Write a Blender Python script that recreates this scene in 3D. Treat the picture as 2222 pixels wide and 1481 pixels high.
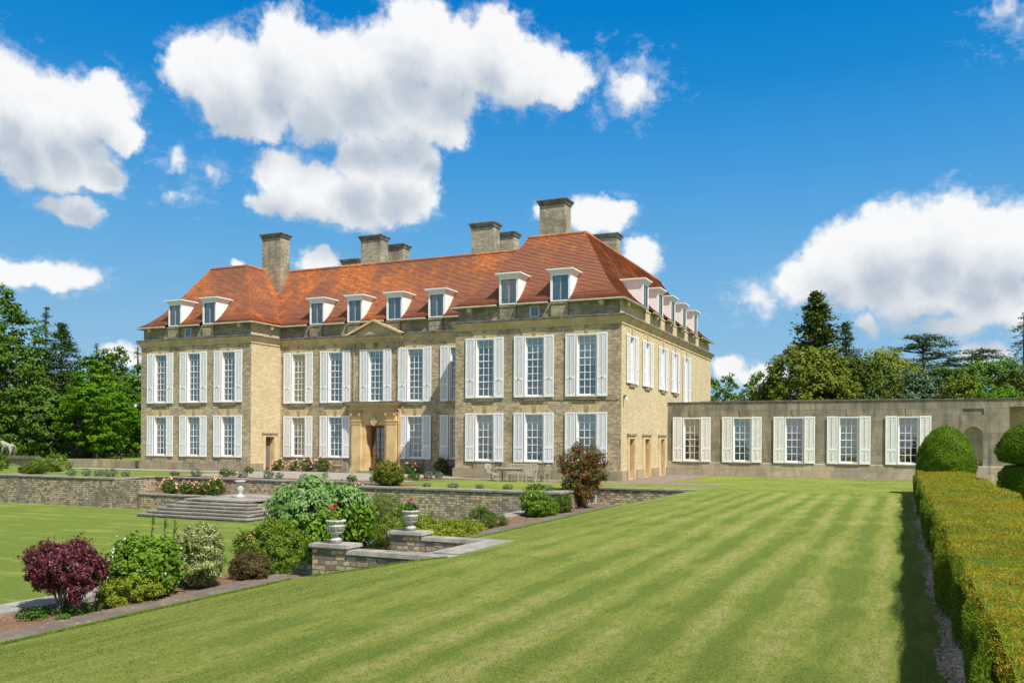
import bpy, math, random
import numpy as np
from mathutils import Matrix, Vector
rad = math.radians
for o in list(bpy.data.objects): bpy.data.objects.remove(o)
SC = bpy.context.scene
COL = SC.collection
PI = math.pi

# ------------------------------------------------------------------ camera
YAW, ROLL = math.atan(846/1876.0), 0.0054
cam = bpy.data.cameras.new('camera'); camo = bpy.data.objects.new('camera', cam); COL.objects.link(camo)
cam.sensor_width = 36.0; cam.lens = 1876/2222*36; cam.shift_y = 213/2222.0
cam.clip_start = 0.1; cam.clip_end = 4000
camo.matrix_world = Matrix.Translation((0, 0, 2.32)) @ Matrix.Rotation(YAW, 4, 'Z') @ Matrix.Rotation(PI/2, 4, 'X') @ Matrix.Rotation(ROLL, 4, 'Z')
SC.camera = camo
SC.render.resolution_x, SC.render.resolution_y = 1024, 682
SC.view_settings.view_transform = 'Standard'; SC.view_settings.look = 'None'
SC.view_settings.gamma = 1.0; SC.view_settings.use_curve_mapping = False
SC.view_settings.exposure = 0.42

# ------------------------------------------------------------------ sun
SUND = Vector((1.10, -0.60, 1.80)).normalized()
sl = bpy.data.lights.new('sun', 'SUN'); sl.energy = 4.9; sl.angle = rad(0.53); sl.color = (1.0, 0.955, 0.87)
so = bpy.data.objects.new('sun', sl); COL.objects.link(so); so.location = (60, -40, 100)
so.rotation_euler = SUND.to_track_quat('Z', 'Y').to_euler()

# ------------------------------------------------------------------ node helper
class NT:
    def __init__(s, nt): s.nt = nt
    def n(s, t, ins=None, **props):
        nd = s.nt.nodes.new(t)
        for k, v in props.items(): setattr(nd, k, v)
        for k, v in (ins or {}).items():
            sk = nd.inputs[k]
            if isinstance(v, bpy.types.NodeSocket): s.nt.links.new(v, sk)
            else: sk.default_value = v
        return nd
    def math(s, op, a, b=0.0, c=None, clamp=False):
        nd = s.nt.nodes.new('ShaderNodeMath'); nd.operation = op; nd.use_clamp = clamp
        for i, v in enumerate((a, b, c)):
            if v is None: continue
            if isinstance(v, bpy.types.NodeSocket): s.nt.links.new(v, nd.inputs[i])
            else: nd.inputs[i].default_value = v
        return nd.outputs[0]
    def vm(s, op, a, b=None):
        nd = s.nt.nodes.new('ShaderNodeVectorMath'); nd.operation = op
        for i, v in enumerate((a, b)):
            if v is None: continue
            if isinstance(v, bpy.types.NodeSocket): s.nt.links.new(v, nd.inputs[i])
            else: nd.inputs[i].default_value = v
        return nd
    def mix(s, f, a, b, blend='MIX'):
        nd = s.nt.nodes.new('ShaderNodeMix'); nd.data_type = 'RGBA'; nd.blend_type = blend; nd.clamp_factor = True
        for i, v in ((0, f), (6, a), (7, b)):
            if isinstance(v, bpy.types.NodeSocket): s.nt.links.new(v, nd.inputs[i])
            else: nd.inputs[i].default_value = (v if i == 0 else (v if len(v) == 4 else (*v, 1)))
        return nd.outputs[2]
    def ramp(s, f, a, b, lo=0.0, hi=1.0, smooth=True):
        nd = s.nt.nodes.new('ShaderNodeMapRange'); nd.interpolation_type = 'SMOOTHSTEP' if smooth else 'LINEAR'
        for i, v in ((0, f), (1, a), (2, b), (3, lo), (4, hi)):
            if isinstance(v, bpy.types.NodeSocket): s.nt.links.new(v, nd.inputs[i])
            else: nd.inputs[i].default_value = v
        return nd.outputs[0]
    def noise(s, vec, scale, detail=4.0, rough=0.55, dist=0.0):
        nd = s.n('ShaderNodeTexNoise', {'Scale': scale, 'Detail': detail, 'Roughness': rough, 'Distortion': dist})
        if vec is not None: s.nt.links.new(vec, nd.inputs['Vector'])
        return nd.outputs['Fac']
    def mapping(s, vec, scale=(1, 1, 1), loc=(0, 0, 0), rot=(0, 0, 0)):
        return s.n('ShaderNodeMapping', {'Vector': vec, 'Scale': scale, 'Location': loc, 'Rotation': rot}).outputs[0]

# ------------------------------------------------------------------ world: sky with cumulus
W = bpy.data.worlds.new('World'); SC.world = W; W.use_nodes = True
wn = W.node_tree; wn.nodes.clear(); w = NT(wn)
sky = w.n('ShaderNodeTexSky', sky_type='NISHITA', sun_disc=False, sun_elevation=math.asin(SUND.z),
          sun_rotation=math.atan2(SUND.x, SUND.y), altitude=100.0, air_density=1.0, dust_density=0.6, ozone_density=2.2)
# cumulus: (azimuth, elevation, half width, half height, weight) on the sky sphere
CLOUDS = [(-0.983,0.326,0.043,0.056,1),(-0.944,0.329,0.029,0.037,1),(-0.932,0.31,0.046,0.046,1),(-0.894,0.32,0.034,0.036,1),(-0.862,0.332,0.033,0.032,1),(-0.853,0.309,0.029,0.022,1),(-0.911,0.275,0.056,0.032,1),(-0.877,0.266,0.033,0.02,1),(-0.896,0.23,0.028,0.014,0.8),(-0.936,0.249,0.02,0.011,0.45),(-0.774,0.381,0.036,0.034,1),(-0.731,0.373,0.054,0.047,1),(-0.682,0.4,0.043,0.047,1),(-0.641,0.373,0.067,0.053,1),(-0.59,0.399,0.063,0.044,1),(-0.533,0.424,0.058,0.045,1),(-0.485,0.413,0.059,0.044,1),(-0.443,0.431,0.035,0.037,1),(-0.416,0.4,0.053,0.038,1),(-0.371,0.393,0.037,0.027,1),(-0.538,0.361,0.064,0.037,1),(-0.503,0.341,0.035,0.021,1),(-0.59,0.353,0.079,0.03,1),(-0.721,0.341,0.047,0.022,1),(-0.291,0.384,0.044,0.033,0.42),(-0.681,0.286,0.038,0.029,1),(-0.691,0.257,0.03,0.019,0.9),(-0.641,0.272,0.049,0.031,1),(-0.59,0.297,0.044,0.033,1),(-0.548,0.304,0.034,0.031,1),(-0.558,0.269,0.045,0.027,1),(-0.61,0.257,0.068,0.022,0.9),(-0.935,0.16,0.033,0.014,0.9),(-0.906,0.163,0.041,0.019,0.9),(-0.963,0.162,0.024,0.013,0.8),(-0.325,0.254,0.043,0.021,0.9),(-0.28,0.208,0.023,0.021,0.9),(-0.391,0.257,0.016,0.009,0.6),(-0.645,0.195,0.028,0.015,0.9),(-0.732,0.19,0.011,0.006,0.6),(-0.096,0.173,0.038,0.027,0.9),(-0.059,0.191,0.041,0.04,1),(-0.009,0.206,0.048,0.044,1),(0.039,0.213,0.046,0.041,1),(0.081,0.193,0.044,0.045,1),(0.111,0.199,0.031,0.035,1),(0.018,0.162,0.103,0.033,1),(0.086,0.143,0.051,0.032,1),(-0.15,0.156,0.032,0.024,0.40),(0.044,0.12,0.054,0.016,0.55),(-0.035,0.122,0.015,0.013,0.6),(0.078,0.09,0.024,0.013,0.8),(-0.179,0.078,0.022,0.018,0.8),(-0.144,0.072,0.034,0.012,0.8),(0.1,0.405,0.03,0.03,0.27),(-0.794,0.292,0.02,0.013,0.30),(-0.759,0.283,0.016,0.018,0.27),(-0.79,0.253,0.026,0.012,0.22),(-0.846,0.087,0.022,0.012,0.7)]
# more clouds round the rest of the sky (behind and beside the camera)
_r = random.Random(5)
for _i in range(0):
    _a = _r.uniform(0.5, 5.0); _e = _r.uniform(0.15, 0.9)
    CLOUDS.append((_a if _a < PI else _a-2*PI, _e, _r.uniform(.1, .25), _r.uniform(.04, .09), 1))
g = bpy.data.node_groups.new('cumulus_density', 'ShaderNodeTree')
g.interface.new_socket('P', in_out='INPUT', socket_type='NodeSocketVector')
g.interface.new_socket('D', in_out='OUTPUT', socket_type='NodeSocketFloat'); g.interface.new_socket('S', in_out='OUTPUT', socket_type='NodeSocketFloat'); g.interface.new_socket('V', in_out='OUTPUT', socket_type='NodeSocketFloat')
gg = NT(g); gi = g.nodes.new('NodeGroupInput'); go = g.nodes.new('NodeGroupOutput')
P = gi.outputs[0]
n1 = gg.n('ShaderNodeTexNoise', {'Vector': P, 'Scale': 22.0, 'Detail': 4.0, 'Roughness': 0.6}, noise_dimensions='2D')
wob = gg.vm('SUBTRACT', n1.outputs['Color'], (0.5, 0.5, 0.5)).outputs[0]
wobs = gg.vm('MULTIPLY', wob, (0.034, 0.028, 0.0)).outputs[0]
Pw = gg.vm('ADD', P, wobs).outputs[0]
acc = None
for (a, e, ra, re, wt) in CLOUDS:
    nd_ = g.nodes.new('ShaderNodeVectorMath'); nd_.operation = 'MULTIPLY_ADD'; ia, ie = 1/(ra*1.22), 1/(re*1.25)
    g.links.new(Pw, nd_.inputs[0]); nd_.inputs[1].default_value = (ia, ie, 0); nd_.inputs[2].default_value = (-a*ia, -e*ie, 0); d = nd_.outputs[0]
    l = gg.vm('LENGTH', d).outputs['Value']
    v = gg.math('MULTIPLY_ADD', l, -wt, wt)
    acc = v if acc is None else gg.math('SMOOTH_MAX', acc, v, 0.12)
vz = gg.n('ShaderNodeTexVoronoi', {'Vector': Pw, 'Scale': 26.0, 'Detail': 1.5, 'Roughness': 0.5, }, feature='F1', voronoi_dimensions='2D')
n2 = gg.n('ShaderNodeTexNoise', {'Vector': P, 'Scale': 75.0, 'Detail': 5.0, 'Roughness': 0.62}, noise_dimensions='2D').outputs['Fac']
puff = gg.math('MULTIPLY_ADD', vz.outputs['Distance'], -0.30, 0.115)
fine = gg.math('MULTIPLY_ADD', n2, 0.36, -0.18)
accs = gg.math('MULTIPLY', acc, 1.35)
dd = gg.math('ADD', gg.math('ADD', accs, puff), fine)
g.links.new(dd, go.inputs[0]); g.links.new(acc, go.inputs[1]); g.links.new(gg.math('ADD', puff, fine), go.inputs[2])
tc = w.n('ShaderNodeTexCoord')
nrm = w.vm('NORMALIZE', tc.outputs['Generated']).outputs[0]
sp = w.n('ShaderNodeSeparateXYZ', {'Vector': nrm})
az = w.math('ARCTAN2', sp.outputs[0], sp.outputs[1]); el = w.math('ARCSINE', sp.outputs[2])
PP = w.n('ShaderNodeCombineXYZ', {'X': az, 'Y': el}).outputs[0]
def dens(off):
    nd = wn.nodes.new('ShaderNodeGroup'); nd.node_tree = g
    wn.links.new(w.vm('ADD', PP, (off[0], off[1], 0)).outputs[0], nd.inputs[0]); return nd.outputs
q0 = dens((0, 0)); q1 = dens((0.005, 0.010)); q2 = dens((0.010, 0.042)); d0 = q0[0]
alpha = w.ramp(d0, -0.02, 0.42)
veil = w.n('ShaderNodeTexNoise', {'Vector': w.mapping(PP, (1, 1.6, 1)), 'Scale': 38.0, 'Detail': 5.0, 'Roughness': 0.68}, noise_dimensions='2D').outputs['Fac']
thin = w.math('MULTIPLY', w.ramp(w.math('ADD', q0[1], w.math('MULTIPLY_ADD', veil, 1.3, -0.72)), -0.12, 0.40), 0.26)
alpha = w.math('MAXIMUM', alpha, thin)
lit = w.math('MULTIPLY', w.math('SUBTRACT', q0[2], q1[2]), 0.26)
edge = w.ramp(q2[1], -0.5, 0.3, 0.06, 0.0)
deep = w.ramp(q2[1], 0.05, 0.95, 0.0, 0.50)
val = w.math('ADD', w.math('ADD', w.math('SUBTRACT', 0.92, deep), lit), edge)
val = w.ramp(val, 0.30, 0.95, 0.0, 1.0, smooth=False)
ccol = w.mix(val, (0.43, 0.52, 0.63), (0.98, 0.99, 1.0))
cloud_em = ccol
# clear sky: Nishita, a little deeper in colour as through a polariser
hs = w.n('ShaderNodeHueSaturation', {'Hue': 0.497, 'Saturation': 1.35, 'Value': 1.0, 'Fac': 1.0, 'Color': sky.outputs[0]}).outputs[0]
# below about 25 degrees the sky pales towards the horizon as a clear summer sky does
rmp = w.n('ShaderNodeValToRGB', {'Fac': w.math('MULTIPLY', el, 1/0.6, clamp=True)}); cr_ = rmp.color_ramp
STOPS = [(0.0, (0.30, 0.46, 0.585)), (0.05, (0.25, 0.425, 0.58)), (0.121, (0.185, 0.374, 0.562)), (0.223, (0.094, 0.304, 0.560)), (0.305, (0.043, 0.241, 0.533)), (0.384, (0.010, 0.190, 0.487)), (0.453, (0.002, 0.160, 0.455)), (0.6, (0.0, 0.115, 0.40))]
while len(cr_.elements) < len(STOPS): cr_.elements.new(0.5)
for e_, (p_, c_) in zip(cr_.elements, STOPS): e_.position = p_/0.6; e_.color = (*c_, 1)
hs = w.mix(w.ramp(el, 0.5, 0.75), rmp.outputs[0], w.vm('MULTIPLY', sky.outputs[0], (0.09, 0.09, 0.09)).outputs[0])
# unseen broken cloud added overhead and behind the camera, to warm the ambient light
dv = w.vm('DOT_PRODUCT', nrm, (-0.40, 0.90, 0.15)).outputs['Value']
bank = w.math('MULTIPLY', w.ramp(dv, 0.62, 0.35), w.ramp(w.noise(w.mapping(nrm, (1, 1, 2.2)), 3.2, 3.0, 0.6), 0.46, 0.58))
alpha = w.math('MAXIMUM', alpha, bank); cloud_em = w.mix(bank, cloud_em, (0.62, 0.64, 0.68))
up = w.ramp(el, -0.02, 0.0)
bg1 = w.n('ShaderNodeBackground', {'Color': hs, 'Strength': 1.0})
bg2 = w.n('ShaderNodeBackground', {'Color': cloud_em, 'Strength': 0.72})
mx = w.n('ShaderNodeMixShader', {0: w.math('MULTIPLY', alpha, up)})
wn.links.new(bg1.outputs[0], mx.inputs[1]); wn.links.new(bg2.outputs[0], mx.inputs[2])
wo = wn.nodes.new('ShaderNodeOutputWorld'); wn.links.new(mx.outputs[0], wo.inputs[0])
W.cycles.sampling_method = 'MANUAL'; W.cycles.sample_map_resolution = 512
SC.cycles.max_bounces = 6; SC.cycles.transparent_max_bounces = 12

# ------------------------------------------------------------------ materials
def material(name):
    m = bpy.data.materials.new(name); m.use_nodes = True; m.node_tree.nodes.clear()
    t = NT(m.node_tree); return m, t
def finish(m, t, shader): 
    o = t.n('ShaderNodeOutputMaterial'); m.node_tree.links.new(shader, o.inputs[0]); return m
def pbsdf(t, color, rough=0.8, spec=0.3, bump=None, bstr=0.3, bdist=0.02, metal=0.0):
    ins = {'Roughness': rough, 'Specular IOR Level': spec, 'Metallic': metal}
    b = t.n('ShaderNodeBsdfPrincipled', ins)
    if isinstance(color, bpy.types.NodeSocket): t.nt.links.new(color, b.inputs['Base Color'])
    else: b.inputs['Base Color'].default_value = (*color, 1)
    if bump is not None:
        bm = t.n('ShaderNodeBump', {'Height': bump, 'Strength': bstr, 'Distance': bdist})
        t.nt.links.new(bm.outputs[0], b.inputs['Normal'])
    return b.outputs[0]
def plain(name, col, rough=0.6, spec=0.3, var=0.12, scale=6.0, metal=0.0):
    m, t = material(name); tc = t.n('ShaderNodeTexCoord')
    n = t.noise(tc.outputs['Object'], scale, 5.0, 0.6)
    c = t.mix(t.ramp(n, 0.3, 0.7), tuple(x*(1-var) for x in col), tuple(min(1, x*(1+var)) for x in col))
    return finish(m, t, pbsdf(t, c, rough, spec, n, 0.1, 0.01, metal))
def ashlar(name, c1, c2, mortar, stain, width=0.27, row=0.1, msize=0.008, stain_amt=0.5, top=None, bump=0.5, patch=None, streak=0.0):
    """coursed stone; UV in metres; STAIN is the weathered colour"""
    m, t = material(name); tc = t.n('ShaderNodeTexCoord'); uv = tc.outputs['UV']; ob = tc.outputs['Object']
    wv = t.n('ShaderNodeTexNoise', {'Vector': uv, 'Scale': 3.0, 'Detail': 2.0}).outputs['Color']
    uvd = t.vm('ADD', uv, t.vm('MULTIPLY', t.vm('SUBTRACT', wv, (.5, .5, .5)).outputs[0], (.06, .03, 0)).outputs[0]).outputs[0]
    br = t.n('ShaderNodeTexBrick', {'Vector': uvd, 'Color1': (*c1, 1), 'Color2': (*c2, 1), 'Mortar': (*mortar, 1), 'Scale': 1.0,
             'Mortar Size': msize, 'Mortar Smooth': 0.5, 'Bias': 0.0, 'Brick Width': width, 'Row Height': row}, offset=0.5, squash=0.7, squash_frequency=3)
    nz = t.noise(ob, 0.55, 6.0, 0.65); nf = t.noise(ob, 14.0, 5.0, 0.7); nm = t.noise(t.mapping(ob, (1, 1, 0.25)), 1.6, 5.0, 0.7)
    col = t.mix(t.ramp(nf, 0.3, 0.75, 0.0, 0.55), br.outputs['Color'], tuple(x*0.62 for x in c2))
    f = t.math('MULTIPLY', t.ramp(t.math('ADD', t.math('MULTIPLY', nz, 0.55), t.math('MULTIPLY', nm, 0.45)), 0.42, 0.66), stain_amt)
    col = t.mix(f, col, stain)
    if patch: 
        pz = t.noise(ob, 2.3, 4.0, 0.6)
        col = t.mix(t.ramp(pz, 0.58, 0.72, 0, 0.5), col, patch)
    if streak:       # rain streaks running down from the coping, pale lichen specks
        sk = t.noise(t.mapping(ob, (1, 1, 0.10)), 2.6, 5.0, 0.7)
        col = t.mix(t.ramp(sk, 0.50, 0.66, 0, streak), col, stain)
        lc = t.noise(ob, 9.0, 5.0, 0.75); col = t.mix(t.ramp(lc, 0.63, 0.70, 0, 0.75), col, (0.50, 0.49, 0.44))
    h = t.math('ADD', t.math('MULTIPLY', br.outputs['Fac'], -0.6), t.math('MULTIPLY', nf, 0.6))
    return finish(m, t, pbsdf(t, col, 0.9, 0.15, h, bump, 0.02))
def rubble(name, scale=3.0, lichen=0.4, big=False):
    """random coursed rubble wall with lichen"""
    m, t = material(name); tc = t.n('ShaderNodeTexCoord'); uv = tc.outputs['UV']; ob = tc.outputs['Object']
    wv = t.n('ShaderNodeTexNoise', {'Vector': uv, 'Scale': 3.2, 'Detail': 4.0, 'Roughness': 0.6}).outputs['Color']
    uvd = t.vm('ADD', uv, t.vm('MULTIPLY', t.vm('SUBTRACT', wv, (.5, .5, .5)).outputs[0], (.26, .15, 0)).outputs[0]).outputs[0]
    br = t.n('ShaderNodeTexBrick', {'Vector': uvd, 'Color1': (0, 0, 0, 1), 'Color2': (1, 1, 1, 1), 'Mortar': (.5, .5, .5, 1), 'Scale': 1.0, 'Mortar Size': 0.013,
             'Mortar Smooth': 0.35, 'Bias': 0.0, 'Brick Width': 0.27, 'Row Height': 0.115}, offset=0.43, squash=0.62, squash_frequency=2)
    r0 = t.n('ShaderNodeSeparateColor', {'Color': br.outputs['Color']}).outputs[0]
    r1 = t.math('FRACT', t.math('MULTIPLY', r0, 7.31))
    col = t.mix(t.ramp(r0, 0.1, 0.9), (0.22, 0.185, 0.13), (0.64, 0.50, 0.30))
    col = t.mix(t.ramp(r1, 0.66, 0.85, 0, 0.7), col, (0.52, 0.48, 0.40))
    nf = t.noise(ob, 18.0, 6.0, 0.7); nl = t.noise(ob, 0.7, 5.0, 0.65)
    col = t.mix(t.ramp(nf, 0.35, 0.7, 0, 0.5), col, (0.15, 0.135, 0.105))
    col = t.mix(t.ramp(nl, 0.47, 0.62, 0, 0.55), col, (0.16, 0.16, 0.15))
    sz = t.n('ShaderNodeSeparateXYZ', {'Vector': ob})
    li = t.noise(ob, 7.0, 5.0, 0.7); li2 = t.noise(ob, 1.3, 2.0, 0.5)
    lf = t.math('MULTIPLY', t.ramp(li, 0.58, 0.66), t.ramp(li2, 0.45, 0.6))
    col = t.mix(t.math('MULTIPLY', lf, lichen), col, (0.48, 0.25, 0.05))
    col = t.mix(t.math('MULTIPLY', t.ramp(t.noise(ob, 11.0, 4.0, .6), 0.64, 0.7), 0.5*min(1, lichen*1.6)), col, (0.5, 0.49, 0.45))
    edge = t.math('SUBTRACT', 1.0, br.outputs['Fac'])
    col = t.mix(edge, (0.17, 0.14, 0.10), col)
    h = t.math('ADD', edge, t.math('MULTIPLY', nf, 0.5))
    return finish(m, t, pbsdf(t, col, 0.95, 0.1, h, 0.8, 0.03))
def tiles():
    m, t = material('roof_tile_clay'); tc = t.n('ShaderNodeTexCoord'); uv = tc.outputs['UV']; ob = tc.outputs['Object']
    br = t.n('ShaderNodeTexBrick', {'Vector': uv, 'Color1': (0, 0, 0, 1), 'Color2': (1, 1, 1, 1), 'Mortar': (.5, .5, .5, 1), 'Scale': 1.0,
             'Mortar Size': 0.003, 'Mortar Smooth': 0.1, 'Brick Width': 0.17, 'Row Height': 0.1}, offset=0.5)
    r = t.n('ShaderNodeSeparateColor', {'Color': br.outputs['Color']}).outputs[0]
    n1 = t.noise(ob, 0.22, 5.0, 0.62); n2 = t.noise(t.mapping(ob, (1, 1, 0.35)), 1.1, 5.0, 0.7); n3 = t.noise(ob, 9.0, 3.0, 0.7)
    col = t.mix(r, (0.40, 0.125, 0.042), (0.70, 0.265, 0.085))
    dark = t.math('ADD', t.math('MULTIPLY', n1, 0.55), t.math('MULTIPLY', n2, 0.45))
    sx = t.n('ShaderNodeSeparateXYZ', {'Vector': ob})
    # the older, darker tiling of the two wings
    east = t.ramp(sx.outputs[0], -31.0, -20.0, 0.0, 0.085); west = t.ramp(sx.outputs[0], -44.0, -47.0, 0.0, 0.05)
    low = t.ramp(sx.outputs[2], 14.2, 11.0, -0.03, 0.045)
    dark = t.math('ADD', dark, t.math('ADD', t.math('ADD', east, west), low))
    col = t.mix(t.ramp(dark, 0.46, 0.62, 0.0, 0.92), col, (0.30, 0.13, 0.085))
    col = t.mix(t.math('MULTIPLY', t.ramp(n3, 0.62, 0.75), 0.5), col, (0.10, 0.04, 0.03))
    li = t.math('MULTIPLY', t.ramp(t.noise(ob, 5.0, 4.0, .7), 0.56, 0.68), t.ramp(t.noise(ob, 0.45, 2.0, .5), 0.42, 0.6))
    col = t.mix(t.math('MULTIPLY', li, 0.5), col, (0.46, 0.27, 0.05))
    wh = t.math('MULTIPLY', t.ramp(t.noise(ob, 16.0, 3.0, .7), 0.60, 0.72), t.ramp(t.math('ADD', t.noise(ob, 0.33, 3.0, .6), east), 0.56, 0.70))
    col = t.mix(t.math('MULTIPLY', wh, 0.6), col, (0.46, 0.38, 0.36))
    return finish(m, t, pbsdf(t, col, 0.85, 0.2, t.math('ADD', r, n3), 0.35, 0.02))
def lawnmat(name, axis='X', period=1.25, contrast=0.55):
    m, t = material(name); tc = t.n('ShaderNodeTexCoord'); ob = tc.outputs['Object']
    s = t.n('ShaderNodeSeparateXYZ', {'Vector': ob})
    u = s.outputs[0] if axis == 'X' else s.outputs[1]
    sc = (1.0, 0.12, 1) if axis == 'X' else (0.12, 1.0, 1)
    wob = t.noise(t.mapping(ob, sc), 0.5, 3.0, .6)
    ph = t.math('ADD', t.math('MULTIPLY', u, 2*PI/period), t.math('MULTIPLY', wob, 8.0))
    st = t.math('MULTIPLY_ADD', t.math('SINE', ph), 0.5, 0.5)
    stk = t.noise(t.mapping(ob, (3.2, 0.5, 1) if axis == 'X' else (0.5, 3.2, 1)), 1.3, 6.0, 0.72)
    big = t.noise(ob, 0.35, 5.0, 0.65); fin = t.noise(ob, 26.0, 6.0, 0.85); mid = t.noise(t.mapping(ob, (1.6, .8, 1) if axis == 'X' else (.8, 1.6, 1)), 5.0, 6.0, 0.8)
    am = t.ramp(t.noise(t.mapping(ob, (1, .35, 1)), 0.55, 3.0, .6), 0.34, 0.60, 0.40, 1.0)
    if axis == 'X': am = t.math('MULTIPLY', am, t.math('MULTIPLY', t.ramp(s.outputs[0], -10.8, -3.0, 0.10, 1.0), t.ramp(s.outputs[1], 41.6, 39.6, 0.0, 1.0)))
    st = t.math('MULTIPLY_ADD', t.math('SUBTRACT', st, 0.5), am, 0.5)
    f = t.math('ADD', t.math('MULTIPLY', st, contrast*0.40), t.math('ADD', t.math('MULTIPLY_ADD', stk, 1.15, -0.2), t.math('MULTIPLY_ADD', big, 1.05, -0.30)))
    col = t.mix(t.ramp(f, 0.66, 1.00), (0.052, 0.128, 0.007), (0.222, 0.268, 0.045))
    col = t.mix(t.ramp(f, 1.02, 1.22, 0, 0.8), col, (0.40, 0.345, 0.15))
    col = t.mix(t.ramp(mid, 0.42, 0.66, 0.0, 0.75), col, (0.070, 0.145, 0.010))
    col = t.mix(t.ramp(mid, 0.42, 0.30, 0.0, 0.6), col, (0.36, 0.34, 0.12))
    col = t.mix(t.ramp(fin, 0.3, 0.75, 0.0, 0.75), t.mix(0.35, col, (0.42, 0.42, 0.15)), t.mix(0.6, col, (0.03, 0.07, 0.006)))
    return finish(m, t, pbsdf(t, col, 1.0, 0.0, t.math('ADD', fin, mid), 0.9, 0.035))
def foliage(name, a, b, c=None, cf=0.15, trans=0.35, spec=0.3, big=0.5, rough=0.5, lv=0.6):
    """leaf colour varies leaf by leaf and in large soft patches"""
    m, t = material(name); geo = t.n('ShaderNodeNewGeometry'); tc = t.n('ShaderNodeTexCoord')
    r = geo.outputs['Random Per Island']
    n = t.noise(tc.outputs['Object'], big, 3.0, 0.6)
    f = t.math('ADD', t.math('MULTIPLY', r, lv), t.math('MULTIPLY', t.ramp(n, 0.3, 0.7), 1-lv))
    col = t.mix(f, a, b)
    if c: col = t.mix(t.math('GREATER_THAN', t.math('FRACT', t.math('MULTIPLY', r, 37.7)), 1-cf), col, c)
    p = pbsdf(t, col, rough, spec*.35)
    tr = t.n('ShaderNodeBsdfTranslucent'); t.nt.links.new(col, tr.inputs[0])
    mx = t.n('ShaderNodeMixShader', {0: trans}); t.nt.links.new(p, mx.inputs[1]); t.nt.links.new(tr.outputs[0], mx.inputs[2])
    return finish(m, t, mx.outputs[0])
def paving(name, c1, c2, mortar, bw, bh, spots=0.4, rot=0.0):
    m, t = material(name); tc = t.n('ShaderNodeTexCoord'); ob = tc.outputs['Object']
    br = t.n('ShaderNodeTexBrick', {'Vector': t.mapping(ob, rot=(0, 0, rot)), 'Color1': (*c1, 1), 'Color2': (*c2, 1), 'Mortar': (*mortar, 1), 'Scale': 1.0,
             'Mortar Size': 0.007, 'Brick Width': bw, 'Row Height': bh})
    n = t.noise(ob, 1.7, 6.0, .7); nf = t.noise(ob, 25.0, 5.0, .7)
    col = t.mix(t.ramp(n, .38, .64, 0, .8), br.outputs['Color'], tuple(x*0.5 for x in c1))
    col = t.mix(t.ramp(nf, .3, .8, 0, .5), col, tuple(x*0.55 for x in c2))
    vo = t.n('ShaderNodeTexVoronoi', {'Vector': ob, 'Scale': 5.5})
    col = t.mix(t.math('MULTIPLY', t.ramp(vo.outputs['Distance'], 0.24, 0.17), t.math('MULTIPLY', t.ramp(t.noise(ob, 2.1, 2, .5), .45, .6), spots)), col, (0.42, 0.41, 0.38))
    return finish(m, t, pbsdf(t, col, 0.9, 0.2, t.math('ADD', t.math('MULTIPLY', br.outputs['Fac'], -1.0), nf), 0.5, 0.015))
def glassmat(name, tint=(0.74, 0.80, 0.80)):
    m, t = material(name)
    tr = t.n('ShaderNodeBsdfTransparent', {'Color': (*tint, 1)})
    gl = t.n('ShaderNodeBsdfGlossy', {'Color': (0.98, 0.95, 0.88, 1), 'Roughness': 0.03})
    tc = t.n('ShaderNodeTexCoord'); n = t.noise(tc.outputs['Object'], 2.2, 2.0, .5)
    bm = t.n('ShaderNodeBump', {'Height': n, 'Strength': 0.12, 'Distance': 0.05}); t.nt.links.new(bm.outputs[0], gl.inputs['Normal'])
    lw = t.n('ShaderNodeFresnel', {'IOR': 1.55}); f = t.math('MULTIPLY_ADD', lw.outputs[0], 1.3, 0.17, clamp=True)
    mx = t.n('ShaderNodeMixShader', {0: f}); t.nt.links.new(tr.outputs[0], mx.inputs[1]); t.nt.links.new(gl.outputs[0], mx.inputs[2])
    return finish(m, t, mx.outputs[0])

M = {}
M['stone_front'] = ashlar('limestone_weathered_shaded', (0.70, 0.57, 0.36), (0.30, 0.24, 0.15), (0.50, 0.41, 0.26), (0.17, 0.14, 0.095), stain_amt=0.65, row=.10, width=.26, msize=.010)  # weathered stone, darkened further to carry the grazing light on the front
M['stone_side'] = ashlar('limestone_sunlit_tone', (0.74, 0.61, 0.39), (0.54, 0.43, 0.25), (0.62, 0.50, 0.32), (0.42, 0.33, 0.19), stain_amt=0.4, bump=0.35, row=.115, width=.30)  # same stone made lighter and yellower, painting in sun on east-facing walls
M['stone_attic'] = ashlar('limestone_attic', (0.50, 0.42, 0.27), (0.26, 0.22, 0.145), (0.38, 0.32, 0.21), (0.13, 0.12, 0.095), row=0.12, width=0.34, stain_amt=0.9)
M['stone_chim'] = ashlar('limestone_chimney', (0.54, 0.47, 0.33), (0.29, 0.25, 0.175), (0.40, 0.35, 0.25), (0.15, 0.135, 0.10), row=0.12, width=0.34, stain_amt=0.95)
M['ochre'] = plain('dressed_ochre_stone', (0.56, 0.43, 0.235), 0.85, 0.15, 0.18, 1.2)
M['ochre_bright'] = plain('dressed_gold_stone', (0.60, 0.43, 0.21), 0.85, 0.15, 0.16, 1.5)
M['dressed'] = plain('dressed_grey_stone', (0.33, 0.275, 0.175), 0.9, 0.15, 0.3, 2.5)
M['plinth'] = ashlar('plinth_stone', (0.46, 0.38, 0.24), (0.34, 0.28, 0.18), (0.25, 0.22, 0.15), (0.17, 0.15, 0.115), row=0.62, width=1.7, stain_amt=0.9, patch=(0.46, 0.42, 0.33))
M['wing'] = ashlar('wing_stone', (0.42, 0.36, 0.26), (0.29, 0.25, 0.185), (0.2, 0.175, 0.13), (0.13, 0.12, 0.095), row=0.36, width=1.1, msize=0.012, stain_amt=0.95, bump=0.5, patch=(0.46, 0.41, 0.31), streak=.75)
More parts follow.
